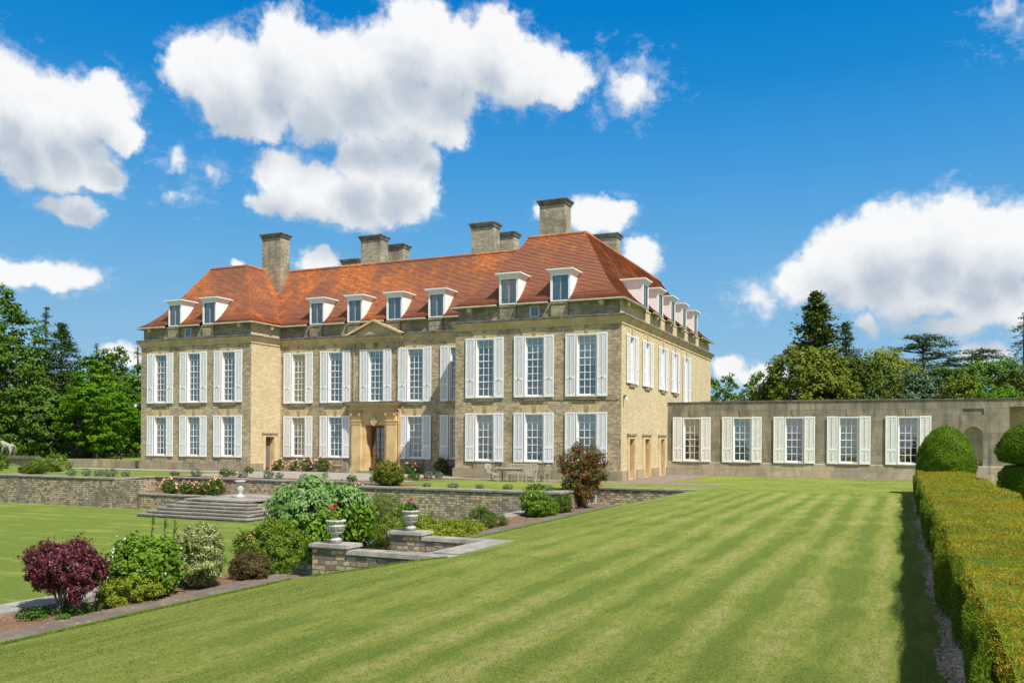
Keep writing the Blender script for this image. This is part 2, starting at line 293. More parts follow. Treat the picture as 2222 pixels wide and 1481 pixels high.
M['wing_base'] = ashlar('wing_base_stone', (0.60, 0.50, 0.33), (0.42, 0.36, 0.25), (0.3, 0.26, 0.19), (0.25, 0.22, 0.17), row=0.42, width=1.3, msize=0.012, stain_amt=0.9, bump=0.4, patch=(0.26, 0.235, 0.18), streak=.35)
M['cap'] = plain('dark_coping', (0.16, 0.15, 0.125), 0.95, 0.1, 0.4, 3.0)
M['rubble'] = rubble('rubble_wall', 4.2, 0.15)
M['rubble_near'] = rubble('rubble_lichen', 5.2, 1.3)
M['coping'] = paving('coping_slab', (0.38, 0.36, 0.31), (0.29, 0.275, 0.235), (0.15, 0.13, 0.1), 0.9, 3.0, 0.7)
M['tile'] = tiles()
M['white'] = plain('white_paint', (0.80, 0.80, 0.79), 0.45, 0.4, 0.03, 5.0)
M['cream'] = plain('cream_paint', (0.86, 0.84, 0.79), 0.5, 0.35, 0.05, 5.0)
M['lead'] = plain('lead_grey', (0.34, 0.35, 0.34), 0.6, 0.4, 0.12, 4.0)
M['gutter'] = plain('gutter_paint', (0.40, 0.41, 0.31), 0.5, 0.4, 0.15, 3.0)
M['casement'] = plain('casement_bronze', (0.10, 0.115, 0.12), 0.5, 0.4, 0.1, 8.0)
M['wood_door'] = plain('door_wood', (0.23, 0.085, 0.035), 0.5, 0.4, 0.2, 5.0)
M['teak'] = plain('weathered_teak', (0.37, 0.33, 0.26), 0.8, 0.2, 0.25, 14.0)
M['iron'] = plain('rusty_iron', (0.07, 0.045, 0.03), 0.8, 0.3, 0.3, 20.0)
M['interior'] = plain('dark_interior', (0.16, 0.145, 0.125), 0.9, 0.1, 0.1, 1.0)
M['blind'] = plain('roller_blind', (0.66, 0.70, 0.66), 0.9, 0.1, 0.04, 2.0)
M['curtain'] = plain('curtain_cloth', (0.60, 0.60, 0.57), 0.9, 0.1, 0.2, 3.0)
M['curtain_red'] = plain('curtain_rust', (0.24, 0.13, 0.10), 0.9, 0.1, 0.2, 3.0)
M['glass'] = glassmat('window_glass')
M['urn'] = plain('urn_stone', (0.46, 0.45, 0.40), 0.9, 0.15, 0.38, 15.0)
M['statue'] = plain('statue_stone', (0.30, 0.28, 0.23), 0.95, 0.1, 0.3, 6.0)
M['bark'] = plain('bark', (0.13, 0.105, 0.08), 0.95, 0.1, 0.3, 9.0)
M['twig'] = plain('twig', (0.22, 0.175, 0.12), 0.9, 0.1, 0.3, 12.0)
M['soil'] = plain('soil_mulch', (0.17, 0.10, 0.062), 0.95, 0.1, 0.45, 30.0)
M['straw'] = plain('dry_hedge_litter', (0.68, 0.52, 0.40), 0.95, 0.1, 0.55, 18.0)
M['lawn'] = lawnmat('mown_lawn', 'X', 0.9, 1.5)
M['lawn_low'] = lawnmat('mown_lawn_sunk', 'Y', 1.5, 0.6)
M['brickpath'] = paving('brick_path', (0.25, 0.19, 0.15), (0.18, 0.145, 0.115), (0.13, 0.115, 0.09), 0.22, 0.07, 0.55)
M['flags'] = paving('flagstones', (0.42, 0.385, 0.33), (0.33, 0.30, 0.255), (0.16, 0.14, 0.11), 0.85, 0.6, 0.5)
M['pinkpath'] = paving('brick_terrace', (0.36, 0.27, 0.22), (0.28, 0.22, 0.185), (0.2, 0.17, 0.14), 0.22, 0.07, 0.3)
M['step'] = paving('step_slab', (0.40, 0.375, 0.32), (0.26, 0.24, 0.2), (0.12, 0.1, 0.08), 1.1, 0.9, 0.8)

# ------------------------------------------------------------------ mesh builders
class MB:
    def __init__(s): s.v = []; s.f = []; s.m = []; s.uv = []
    def face(s, pts, m=0, uv=None):
        i = len(s.v); s.v += [tuple(p) for p in pts]; s.f.append(tuple(range(i, i+len(pts)))); s.m.append(m)
        if uv is None:
            a = Vector(pts[1])-Vector(pts[0]); b = Vector(pts[-1])-Vector(pts[0]); n = a.cross(b)
            ax = max(range(3), key=lambda k: abs(n[k]))
            if ax == 0: uv = [(p[1], p[2]) for p in pts]
            elif ax == 1: uv = [(p[0], p[2]) for p in pts]
            else: uv = [(p[0], p[1]) for p in pts]
        s.uv += [tuple(q) for q in uv]; return s
    def box(s, x0, x1, y0, y1, z0, z1, m=0, skip=''):
        if x0 > x1: x0, x1 = x1, x0
        if y0 > y1: y0, y1 = y1, y0
        F = {'-y': [(x0,y0,z0),(x1,y0,z0),(x1,y0,z1),(x0,y0,z1)], '+y': [(x1,y1,z0),(x0,y1,z0),(x0,y1,z1),(x1,y1,z1)],
             '-x': [(x0,y1,z0),(x0,y0,z0),(x0,y0,z1),(x0,y1,z1)], '+x': [(x1,y0,z0),(x1,y1,z0),(x1,y1,z1),(x1,y0,z1)],
             '+z': [(x0,y0,z1),(x1,y0,z1),(x1,y1,z1),(x0,y1,z1)], '-z': [(x0,y1,z0),(x1,y1,z0),(x1,y0,z0),(x0,y0,z0)]}
        for k, p in F.items():
            if k not in skip: s.face(p, m)
        return s
    def hexa(s, b, t, m=0):
        """b,t: four bottom and four top points, counter-clockwise from above"""
        s.face([b[3],b[2],b[1],b[0]], m); s.face(t, m)
        for i in range(4):
            j = (i+1) % 4; s.face([b[i], b[j], t[j], t[i]], m)
        return s
    def beam(s, p, q, w, h, m=0):
        p, q = Vector(p), Vector(q); d = (q-p).normalized(); r = d.cross(Vector((0,0,1)))
        r = Vector((1,0,0)) if r.length < 1e-4 else r.normalized(); u = r.cross(d)
        a = [p-r*w/2-u*h/2, p+r*w/2-u*h/2, p+r*w/2+u*h/2, p-r*w/2+u*h/2]; b = [x+(q-p) for x in a]
        s.hexa(a, b, m); return s
    def tube(s, pts, rs, n=8, m=0, cap=True):
        pts = [Vector(p) for p in pts]; rings = []
        for i, p in enumerate(pts):
            d = (pts[min(i+1, len(pts)-1)]-pts[max(i-1, 0)]).normalized()
            r = d.cross(Vector((0.13, 0.2, 1)) if abs(d.z) < .9 else Vector((1, 0.1, 0))).normalized(); u = r.cross(d)
            rr = rs[i] if isinstance(rs, (list, tuple)) else rs
            rings.append([p+(r*math.cos(2*PI*k/n)+u*math.sin(2*PI*k/n))*rr for k in range(n)])
        for i in range(len(rings)-1):
            for k in range(n): s.face([rings[i][k], rings[i][(k+1) % n], rings[i+1][(k+1) % n], rings[i+1][k]], m)
        if cap: s.face(rings[-1], m); s.face(rings[0][::-1], m)
        return s
    def lathe(s, prof, n=32, c=(0,0,0), m=0, wav=None):
        rings = []
        for (r, z) in prof:
            rings.append([(c[0]+r*(1+(wav(r, z, 2*PI*k/n) if wav else 0))*math.cos(2*PI*k/n), c[1]+r*(1+(wav(r, z, 2*PI*k/n) if wav else 0))*math.sin(2*PI*k/n), c[2]+z) for k in range(n)])
        for i in range(len(rings)-1):
            for k in range(n): s.face([rings[i][k], rings[i][(k+1) % n], rings[i+1][(k+1) % n], rings[i+1][k]], m)
        return s
    def build(s, name, mats, parent=None, loc=(0,0,0), rot=0.0, smooth=False, off=(0,0,0)):
        me = bpy.data.meshes.new(name)
        V = [(a-off[0], b-off[1], c-off[2]) for a, b, c in s.v] if any(off) else s.v
        me.from_pydata(V, [], s.f)
        uvl = me.uv_layers.new(name='UVMap'); uvl.data.foreach_set('uv', np.array(s.uv, dtype=np.float32).ravel())
        if not isinstance(mats, (list, tuple)): mats = [mats]
        for q in mats: me.materials.append(q)
        me.polygons.foreach_set('material_index', s.m)
        if smooth:
            me.polygons.foreach_set('use_smooth', [True]*len(s.f))
            import bmesh
            b = bmesh.new(); b.from_mesh(me); bmesh.ops.remove_doubles(b, verts=b.verts, dist=1e-4); b.to_mesh(me); b.free()
        me.update()
        return link(name, me, parent, loc, rot)
def link(name, me, parent=None, loc=(0,0,0), rot=0.0):
    o = bpy.data.objects.new(name, me); COL.objects.link(o); o.parent = parent; o.location = loc; o.rotation_euler = (0, 0, rot); return o
def tag(o, label, cat, group=None, kind=None):
    if label: o['label'] = label
    if cat: o['category'] = cat
    if group: o['group'] = group
    if kind: o['kind'] = kind
    return o
def struct(o): o['kind'] = 'structure'; return o
def thing(name, label, cat, loc=(0,0,0), rot=0.0, group=None):
    o = bpy.data.objects.new(name, None); COL.objects.link(o); o.location = loc; o.rotation_euler = (0, 0, rot); o.empty_display_size = 0.3
    return tag(o, label, cat, group)
def copy_tree(o, parent=None):
    c = o.copy(); COL.objects.link(c); c.parent = parent
    for ch in [x for x in bpy.data.objects if x.parent == o]: copy_tree(ch, c)
    return c
def kids(o): return [x for x in bpy.data.objects if x.parent == o]

# ---- leaf clouds (numpy)
def leafmesh(name, P, N, size, mat, parent=None, loc=(0,0,0), aspect=0.55, jit=0.35, dirs=None, fold=0.0, rng=None, kindname=None):
    rng = rng or np.random.default_rng(1)
    P = np.asarray(P, float); N = np.asarray(N, float); n = len(P)
    N = N + rng.normal(0, jit, (n, 3)); N /= np.linalg.norm(N, axis=1, keepdims=True)+1e-9
    T = rng.normal(0, 1, (n, 3)) if dirs is None else np.asarray(dirs)+rng.normal(0, .25, (n, 3))
    T -= N*np.sum(T*N, axis=1, keepdims=True); T /= np.linalg.norm(T, axis=1, keepdims=True)+1e-9
    B = np.cross(N, T); sz = (size if np.isscalar(size) else np.asarray(size)[:, None])*rng.uniform(.65, 1.25, (n, 1))
    L = T*sz*0.5; Wd = B*sz*0.5*aspect
    V = np.empty((n, 4, 3), np.float32)
    V[:, 0] = P-L; V[:, 1] = P+Wd+N*sz*fold-L*0.1; V[:, 2] = P+L; V[:, 3] = P-Wd+N*sz*fold-L*0.1
    me = bpy.data.meshes.new(name); me.vertices.add(n*4); me.vertices.foreach_set('co', V.ravel())
    me.loops.add(n*4); me.loops.foreach_set('vertex_index', np.arange(n*4, dtype=np.int32))
    me.polygons.add(n); me.polygons.foreach_set('loop_start', np.arange(0, n*4, 4, dtype=np.int32))
    me.polygons.foreach_set('loop_total', np.full(n, 4, np.int32))
    me.materials.append(mat); me.update(calc_edges=True)
    return link(kindname or name, me, parent, loc)
def crown(rng, blobs, nclump, cr, per, squash=0.75, inner=0.25):
    """clumps of leaves spread over the outside of a union of ellipsoids -> points, normals, clump centres"""
    B = np.array(blobs, float); wts = (B[:, 3]*B[:, 5]); wts = wts/wts.sum()
    idx = rng.choice(len(B), nclump*3, p=wts)
    D = rng.normal(0, 1, (len(idx), 3)); D /= np.linalg.norm(D, axis=1, keepdims=True)
    rr = np.where(rng.random(len(idx)) < inner, rng.uniform(.3, .85, len(idx)), rng.uniform(.85, 1.05, len(idx)))
    C = B[idx, :3]+D*B[idx][:, 3:6]*rr[:, None]
    keep = np.ones(len(C), bool)
    for k in range(len(B)):
        q = np.linalg.norm((C-B[k, :3])/B[k, 3:6], axis=1); keep &= ~((q < 0.62) & (idx != k))
    C = C[keep][:nclump]; D = D[keep][:nclump]
    m = len(C); cs = cr*rng.uniform(.6, 1.35, m)
    A = rng.normal(0, 1, (m, per, 3)); A /= np.linalg.norm(A, axis=2, keepdims=True)
    R = rng.uniform(.45, 1.05, (m, per, 1))
    Pt = C[:, None]+A*R*cs[:, None, None]*np.array([1, 1, squash])
    Nn = A*0.8+D[:, None]*0.8+np.array([0, 0, .35])
    return Pt.reshape(-1, 3), Nn.reshape(-1, 3), C
def trunk(mb, h, r, base=(0,0,0), lean=(0,0), limbs=(), m=0):
    b = Vector(base); pts = []; rs = []
    for k in range(7):
        t = k/6; pts.append(b+Vector((lean[0]*t*t, lean[1]*t*t, h*t))); rs.append(r*(1.35 if k == 0 else 1-0.72*t))
    mb.tube(pts, rs, 9, m)
    for (p, s0) in limbs:
        s = b+Vector((lean[0]*s0*s0, lean[1]*s0*s0, h*s0)); p = Vector(p); mid = s.lerp(p, .5)+Vector((0, 0, -.06*(p-s).length))
        mb.tube([s, mid, p], [r*(1-0.72*s0)*.55, r*.25, r*.06], 6, m)
# ================================================================== THE COUNTRY HOUSE
HX, HY = -33.2, 60.0
house = thing('country_house', 'two-storey honey limestone country house with orange tiled roofs and white louvred shutters', 'house', (HX, HY, 0))
O3 = (HX, HY, 0)
def part(mb, name, mats, label=None, smooth=False):
    o = mb.build(name, mats, house, (0,0,0), 0, smooth, off=O3)
    if label: o['label'] = label
    return o
F, RX0, RX1, LX0, LX1, CY, BK = 47.5, -25.3, -14.6, -51.84, -41.42, 50.65, 72.7
GH, UH = 2.92, 3.62         # window heights
GZ, UZ = 1.0, 4.88
WW = 1.26
def wall_holes(mb, a0, a1, z0, z1, holes, fix, axis, inward, m=0, depth=0.3):
    """sheet wall in X (axis 'x', y=fix) or Y (axis 'y', x=fix) with rectangular holes and reveals"""
    xs = sorted({a0, a1, *[h[0] for h in holes], *[h[1] for h in holes]}); zs = sorted({z0, z1, *[h[2] for h in holes], *[h[3] for h in holes]})
    pt = (lambda a, d, z: (a, fix+d*inward, z)) if axis == 'x' else (lambda a, d, z: (fix+d*inward, a, z))
    for i in range(len(xs)-1):
        for j in range(len(zs)-1):
            cx, cz = (xs[i]+xs[i+1])/2, (zs[j]+zs[j+1])/2
            if any(h[0] < cx < h[1] and h[2] < cz < h[3] for h in holes): continue
            mb.face([pt(xs[i], 0, zs[j]), pt(xs[i+1], 0, zs[j]), pt(xs[i+1], 0, zs[j+1]), pt(xs[i], 0, zs[j+1])], m)
    for h in holes:
        a, b, c, d = h[:4]; dp = h[4] if len(h) > 4 else depth
        for q in ([pt(a,0,c), pt(a,dp,c), pt(a,dp,d), pt(a,0,d)], [pt(b,0,c), pt(b,0,d), pt(b,dp,d), pt(b,dp,c)],
                  [pt(a,0,d), pt(a,dp,d), pt(b,dp,d), pt(b,0,d)], [pt(a,0,c), pt(b,0,c), pt(b,dp,c), pt(a,dp,c)]): mb.face(q, m)
WT = 9.0
RWX = [-23.27, -20.0, -16.7]; LWX = [-49.9, -46.68, -43.46]; CX = [-39.8, -36.58, -30.06, -26.8]; PX = -33.2
SYU = [49.55, 52.98, 56.88, 60.25, 63.75]
def wh(xs, z, h): return [(x-WW/2, x+WW/2, z, z+h) for x in xs]
for nm, a0, a1, xs in (('east', RX0, RX1, RWX), ('west', LX0, LX1, LWX)):
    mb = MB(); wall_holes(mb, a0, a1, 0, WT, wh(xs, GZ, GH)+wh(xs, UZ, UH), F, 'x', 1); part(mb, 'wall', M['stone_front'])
mb = MB()
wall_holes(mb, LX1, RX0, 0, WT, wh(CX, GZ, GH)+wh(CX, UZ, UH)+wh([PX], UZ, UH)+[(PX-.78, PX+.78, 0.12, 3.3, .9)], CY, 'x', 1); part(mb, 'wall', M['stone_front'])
# east side
mb = MB()
SH = [(y-.55, y+.55, 5.69, 8.5) for y in SYU[:4]]+[(SYU[4]-.55, SYU[4]+.55, 4.88, 8.5)]
SD = [(49.09, 50.16, 0.02, 2.42, .75), (52.46, 53.56, 0.02, 2.42, .75), (56.3, 57.3, 0.02, 2.42, .75)]
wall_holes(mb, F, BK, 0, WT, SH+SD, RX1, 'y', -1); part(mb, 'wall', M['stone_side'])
# inner side of the west wing, with its doorway
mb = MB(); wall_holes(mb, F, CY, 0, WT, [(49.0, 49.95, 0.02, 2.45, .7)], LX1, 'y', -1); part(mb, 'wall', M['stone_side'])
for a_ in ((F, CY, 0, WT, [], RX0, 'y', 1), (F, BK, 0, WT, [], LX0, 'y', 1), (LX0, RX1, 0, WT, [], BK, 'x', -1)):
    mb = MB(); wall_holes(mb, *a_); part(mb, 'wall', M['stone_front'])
# floors and inner partitions that close off the rooms seen through the glass
mb = MB()
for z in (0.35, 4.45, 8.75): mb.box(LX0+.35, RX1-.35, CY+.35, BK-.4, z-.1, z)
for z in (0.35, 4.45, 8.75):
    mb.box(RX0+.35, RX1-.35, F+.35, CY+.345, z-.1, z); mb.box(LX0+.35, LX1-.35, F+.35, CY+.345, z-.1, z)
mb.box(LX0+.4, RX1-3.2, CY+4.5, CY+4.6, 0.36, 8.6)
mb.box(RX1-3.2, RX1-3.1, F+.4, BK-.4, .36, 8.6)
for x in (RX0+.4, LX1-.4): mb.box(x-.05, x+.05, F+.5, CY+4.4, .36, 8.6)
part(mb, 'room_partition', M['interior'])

def loop_pts(off=0.0, side='front'):
    """outline of the front, wing returns and east side, moved out by OFF"""
    o = off
    return [(LX0-o, BK), (LX0-o, F-o), (LX1+o, F-o), (LX1+o, CY-o), (RX0-o, CY-o), (RX0-o, F-o), (RX1+o, F-o), (RX1+o, BK+o), (LX0-o, BK+o)]
def sweep(mb, prof, m=0, step=1):
    """profile [(out, z)] run along the outline"""
    for (o0, z0), (o1, z1) in zip(prof[:-1], prof[1:]):
        A, B = loop_pts(o0), loop_pts(o1)
        for i in range(len(A)-1):
            L0 = math.dist(A[i], A[i+1])
            mb.face([(*A[i], z0), (*A[i+1], z0), (*B[i+1], z1), (*B[i], z1)], m, uv=[(0, z0), (L0, z0), (L0, z1+abs(o1-o0)), (0, z1+abs(o1-o0))])
# plinth, cornice, attic
def plinth_run(p, q, n):   # box along p-q standing 0.11 proud with outward normal n
    (x0, y0), (x1, y1) = p, q; mb = MB()
    if n[1]: mb.box(x0, x1, y0, y0+n[1]*.11, 0, .56)
    else: mb.box(x0, x0+n[0]*.11, y0, y1, 0, .56)
    part(mb, 'plinth', M['plinth'])
plinth_run((LX0-.11, F), (LX1+.11, F), (0, -1)); plinth_run((RX0-.11, F), (RX1+.11, F), (0, -1))
for a, b in ((LX1+.115, PX-2.0), (PX+1.95, RX0-.115)): plinth_run((a, CY), (b, CY), (0, -1))
for a, b in ((F-.0, 48.69), (50.43, 51.95), (53.83, 55.71), (57.59, 58.2)): plinth_run((RX1, a), (RX1, b), (1, 0))
for a, b in ((F, 48.7), (50.25, CY-.115)): plinth_run((LX1, a), (LX1, b), (1, 0))
plinth_run((RX0, F), (RX0, CY-.115), (-1, 0)); plinth_run((LX0, F), (LX0, BK), (-1, 0))
mb = MB(); sweep(mb, [(0, 8.99), (.05, 9.0), (.05, 9.14), (.09, 9.17), (.12, 9.28), (.20, 9.34), (.235, 9.42)]); part(mb, 'cornice', M['ochre'])
mb = MB(); sweep(mb, [(.235, 9.42), (.26, 9.43), (.275, 9.53), (.20, 9.56), (-.13, 9.60)]); part(mb, 'cornice_top', M['cap'])
A_ = loop_pts(-.12)
for i in range(len(A_)-1):
    p, q = A_[i], A_[i+1]; mb = MB(); mb.face([(*p, 9.58), (*q, 9.58), (*q, 10.46), (*p, 10.46)]); part(mb, 'attic_wall', M['stone_side' if i in (2, 6) else 'stone_attic'])  # sun-facing attic runs take the sunlit tone, the others a darker copy

# small attic windows
for x in (-47.35, -20.05):
    mb = MB(); y = F+.12
    mb.box(x-.30, x+.30, y-.03, y+.02, 9.66, 10.3); a = part(mb, 'attic_window', M['white'])
    mb = MB(); mb.box(x-.23, x+.27, y-.05, y-.03, 9.7, 10.26); 
    for k in range(1, 4): mb.box(x-.23+k*.125-.012, x-.23+k*.125+.012, y-.066, y-.05, 9.7, 10.26, 1)
    for k in range(1, 4): mb.box(x-.23, x+.27, y-.064, y-.05, 9.7+k*.14-.01, 9.7+k*.14+.01, 1)
    p = part(mb, 'pane', [M['glass'], M['casement']]); p.parent = a
# ---- pediment over the centre
mb = MB()
for (o, z0, z1, mm) in ((.36, 9.40, 9.52, 1), (.28, 9.20, 9.40, 0)): mb.box(PX-2.35+(.36-o), PX+2.35-(.36-o), CY-o-.06, CY+.1, z0, z1, mm)
T = lambda x, y, z: (x, y, z)
yb, yf = CY+.1, CY-.30
mb.hexa([T(PX-1.9, yf+.1, 9.52), T(PX+1.9, yf+.1, 9.52), T(PX+1.9, yb, 9.52), T(PX-1.9, yb, 9.52)], [T(PX-.03, yf+.1, 10.36), T(PX+.03, yf+.1, 10.36), T(PX+.03, yb, 10.36), T(PX-.03, yb, 10.36)], 0)
for sg in (-1, 1):
    e = PX+sg*2.42; ms = [T(e, yf-.12, 9.52), T(e-sg*.35, yf-.12, 9.52), T(e-sg*.35, yb, 9.52), T(e, yb, 9.52)]
    tp = [T(PX, yf-.12, 10.56), T(PX, yf-.12, 10.40), T(PX, yb, 10.40), T(PX, yb, 10.56)]
    mb.hexa([ms[0], ms[1], ms[2], ms[3]], [tp[0], tp[1], tp[2], tp[3]], 0)
part(mb, 'pediment', [M['ochre'], M['cap']])
# projecting centre bay strips
for x in (-1.86, 1.74): mb = MB(); mb.box(PX+x, PX+x+.12, CY-.07, CY, 4.95, 9.0); part(mb, 'wall_strip', M['stone_front'])

# ---- roofs
PROF = [(0, 10.46), (.35, 10.70), (.75, 11.04), (1.2, 11.52), (1.8, 12.32), (3.65, 15.22)]
def prof_at(s):
    acc = 0
    for (h0, z0), (h1, z1) in zip(PROF[:-1], PROF[1:]):
        L = math.hypot(h1-h0, z1-z0)
        if s <= acc+L+1e-9: t = (s-acc)/L; return h0+(h1-h0)*t, z0+(z1-z0)*t, (-(z1-z0)/L, (h1-h0)/L)
        acc += L
    return PROF[-1][0], PROF[-1][1], (-.84, .54)
DX_E, DX_W, DX_C, DY_E = [-21.75, -18.4], [-48.65, -45.35], [-38.3, -35.05, -31.8, -28.5], [53.0, 56.7, 60.1, 63.6, 67.4]
SL = sum(math.hypot(b[0]-a[0], b[1]-a[1]) for a, b in zip(PROF[:-1], PROF[1:])); NC = 50
def roof(x0, x1, y0, y1, sides='fblr', name='roof', gaps={}, hipped=True):
    mb = MB(); rnd = random.Random(int(x0*7))
    for k in range(NC):
        h0, z0, n0 = prof_at(SL*k/NC); h1, z1, n1 = prof_at(SL*(k+1)/NC)
        lift = .055; hb, zb = h0+n0[0]*lift, z0+n0[1]*lift      # lower edge of the course stands proud
        ht, zt = h1+n1[0]*.006, z1+n1[1]*.006
        R = lambda h: [(x0+h*hipped, y0+h), (x1-h*hipped, y0+h), (x1-h*hipped, y1-h), (x0+h*hipped, y1-h)]
        A, Bq, Cq = R(hb), R(ht), R(h0+n0[0]*.006)
        for i, sd in enumerate('frbl'):
            if sd not in sides: continue
            j = (i+1) % 4; L = math.dist(A[i], A[j]); v = .1*k
            # split the course along its length so that the edge is not ruler-straight
            npc = max(2, int(L/1.1)); T_ = [q/npc for q in range(npc+1)]; ax = 0 if sd in 'fb' else 1; gp = gaps.get(sd, []) if h0 < .62 else []
            if gp:
                tt_ = [((g_+e_-A[i][ax])/(A[j][ax]-A[i][ax])) for g_ in gp for e_ in (-.63, .63)]
                T_ = sorted([t for t in T_ if not any(a_ < t < b_ for a_, b_ in zip(tt_[::2], tt_[1::2]))]+tt_)
            W0 = [0.0]+[.008*rnd.uniform(-1, 1) for _ in range(len(T_)-2)]+[0.0]
            for q in range(len(T_)-1):
                t0, t1 = T_[q], T_[q+1]
                if gp and any(abs(A[i][ax]+(A[j][ax]-A[i][ax])*(t0+t1)/2-g_) < .62 for g_ in gp): continue
                P0 = [A[i][c]+(A[j][c]-A[i][c])*t0 for c in (0, 1)]; P1 = [A[i][c]+(A[j][c]-A[i][c])*t1 for c in (0, 1)]
                Q0 = [Bq[i][c]+(Bq[j][c]-Bq[i][c])*t0 for c in (0, 1)]; Q1 = [Bq[i][c]+(Bq[j][c]-Bq[i][c])*t1 for c in (0, 1)]
                u0, u1 = L*t0, L*t1
                mb.face([(*P0, zb+W0[q]), (*P1, zb+W0[q+1]), (*Q1, zt), (*Q0, zt)], 0, uv=[(u0+h0, v), (u1+h0, v), (u1+h0, v+.1), (u0+h0, v+.1)])
                C0 = [Cq[i][c]+(Cq[j][c]-Cq[i][c])*t0 for c in (0, 1)]; C1 = [Cq[i][c]+(Cq[j][c]-Cq[i][c])*t1 for c in (0, 1)]
                mb.face([(*C0, z0+n0[1]*.006), (*C1, z0+n0[1]*.006), (*P1, zb+W0[q+1]), (*P0, zb+W0[q])], 0, uv=[(u0, v), (u1, v), (u1, v+.02), (u0, v+.02)])
    h, z = PROF[-1]
    hx = h*hipped; mb.face([(x0+hx, y0+h, z-.02), (x1-hx, y0+h, z-.02), (x1-hx, y1-h, z-.02), (x0+hx, y1-h, z-.02)], 1)
    o = part(mb, name, [M['tile'], M['lead']])
    rd = MB(); e = [(x0+hx, y0+h), (x1-hx, y0+h), (x1-hx, y1-h), (x0+hx, y1-h)]
    for i, sd in enumerate('frbl'):
        if sd not in sides: continue
        p, q = e[i], e[(i+1) % 4]; L = math.dist(p, q); n = max(1, int(L/.33))
        for k in range(n):
            a = [p[c]+(q[c]-p[c])*k/n for c in (0, 1)]; b = [p[c]+(q[c]-p[c])*(k+.97)/n for c in (0, 1)]
            rd.tube([(*a, z+.01), (*b, z+.025)], [.115, .125], 8)
    r = part(rd, 'ridge_tiles', M['tile']); r.parent = o; r.location = (0, 0, 0)
    return o
roof_main = roof(LX1-3.55, RX0+3.55, CY-.2, 71.0, 'fb', gaps={'f': DX_C}, hipped=False)
roof_e = roof(RX0-.2, RX1+.2, F-.2, BK+.2, gaps={'f': DX_E, 'r': DY_E})
roof_w = roof(LX0-.2, LX1+.2, F-.2, BK+.2, gaps={'f': DX_W})
# gutters with brackets
P0 = loop_pts(.22)[:8]; SOF = loop_pts(-.12)[:8]; SO2 = loop_pts(.16)[:8]
mb = MB(); ms = MB()
for i in range(7):
    a, b = P0[i], P0[i+1]; gp = {1: DX_W, 3: DX_C, 5: DX_E, 6: DY_E}.get(i, []); ax = 0 if i in (1, 3, 5) else 1; L = b[ax]-a[ax]
    cuts = [0.0]+[((g_+e_-a[ax])/L) for g_ in gp for e_ in (-.66, .66)]+[1.0]
    for t0, t1 in zip(cuts[::2], cuts[1::2]):
        f = lambda p, q, t: (p[0]+(q[0]-p[0])*t, p[1]+(q[1]-p[1])*t)
        mb = MB(); mb.tube([(*f(a, b, t0), 10.42), (*f(a, b, t1), 10.42)], .06, 8); part(mb, 'gutter', M['gutter'])
        ms.face([(*f(SOF[i], SOF[i+1], t0), 10.44), (*f(SOF[i], SOF[i+1], t1), 10.44), (*f(SO2[i], SO2[i+1], t1), 10.44), (*f(SO2[i], SO2[i+1], t0), 10.44)])
part(ms, 'soffit', M['gutter'])
for n_, fx, c_ in [('y', F, x) for x in DX_W+DX_E]+[('y', CY, x) for x in DX_C]+[('x', RX1, y) for y in DY_E]:
    mb = MB()
    if n_ == 'y': mb.box(c_-.52, c_+.52, fx-.02, fx+.119, 9.61, 10.33); mb.box(c_-.58, c_+.58, fx-.06, fx+.119, 10.331, 10.42)
    else: mb.box(fx-.119, fx+.02, c_-.52, c_+.52, 9.61, 10.33); mb.box(fx-.119, fx+.06, c_-.58, c_+.58, 10.331, 10.42)
    part(mb, 'sill_block', M['stone_side' if n_ == 'x' else 'stone_attic'])  # east blocks painted in the sunlit tone, front ones in the darker stone
def bracket(cx, cy, n):      # carved brackets carrying the eaves
    mb = MB()
    if n == 'y': mb.hexa([(cx-.09, cy-.16, 10.12), (cx+.09, cy-.16, 10.12), (cx+.09, cy+.14, 10.05), (cx-.09, cy+.14, 10.05)], [(cx-.16, cy-.2, 10.34), (cx+.16, cy-.2, 10.34), (cx+.16, cy+.14, 10.34), (cx-.16, cy+.14, 10.34)])
    else: mb.hexa([(cx-.14, cy-.09, 10.05), (cx+.16, cy-.09, 10.12), (cx+.16, cy+.09, 10.12), (cx-.14, cy+.09, 10.05)], [(cx-.14, cy-.14, 10.34), (cx+.2, cy-.14, 10.34), (cx+.2, cy+.14, 10.34), (cx-.14, cy+.14, 10.34)])
    part(mb, 'bracket', M['ochre'])
for x in (LX0+.9, LX1-1.0, RX0+1.0, RX1-1.2): bracket(x, F, 'y')
for y in (48.4, 54.9, 58.4, 61.9, 65.5, 71.0): bracket(RX1, y, 'x')
bracket(LX1, 49.5, 'x')
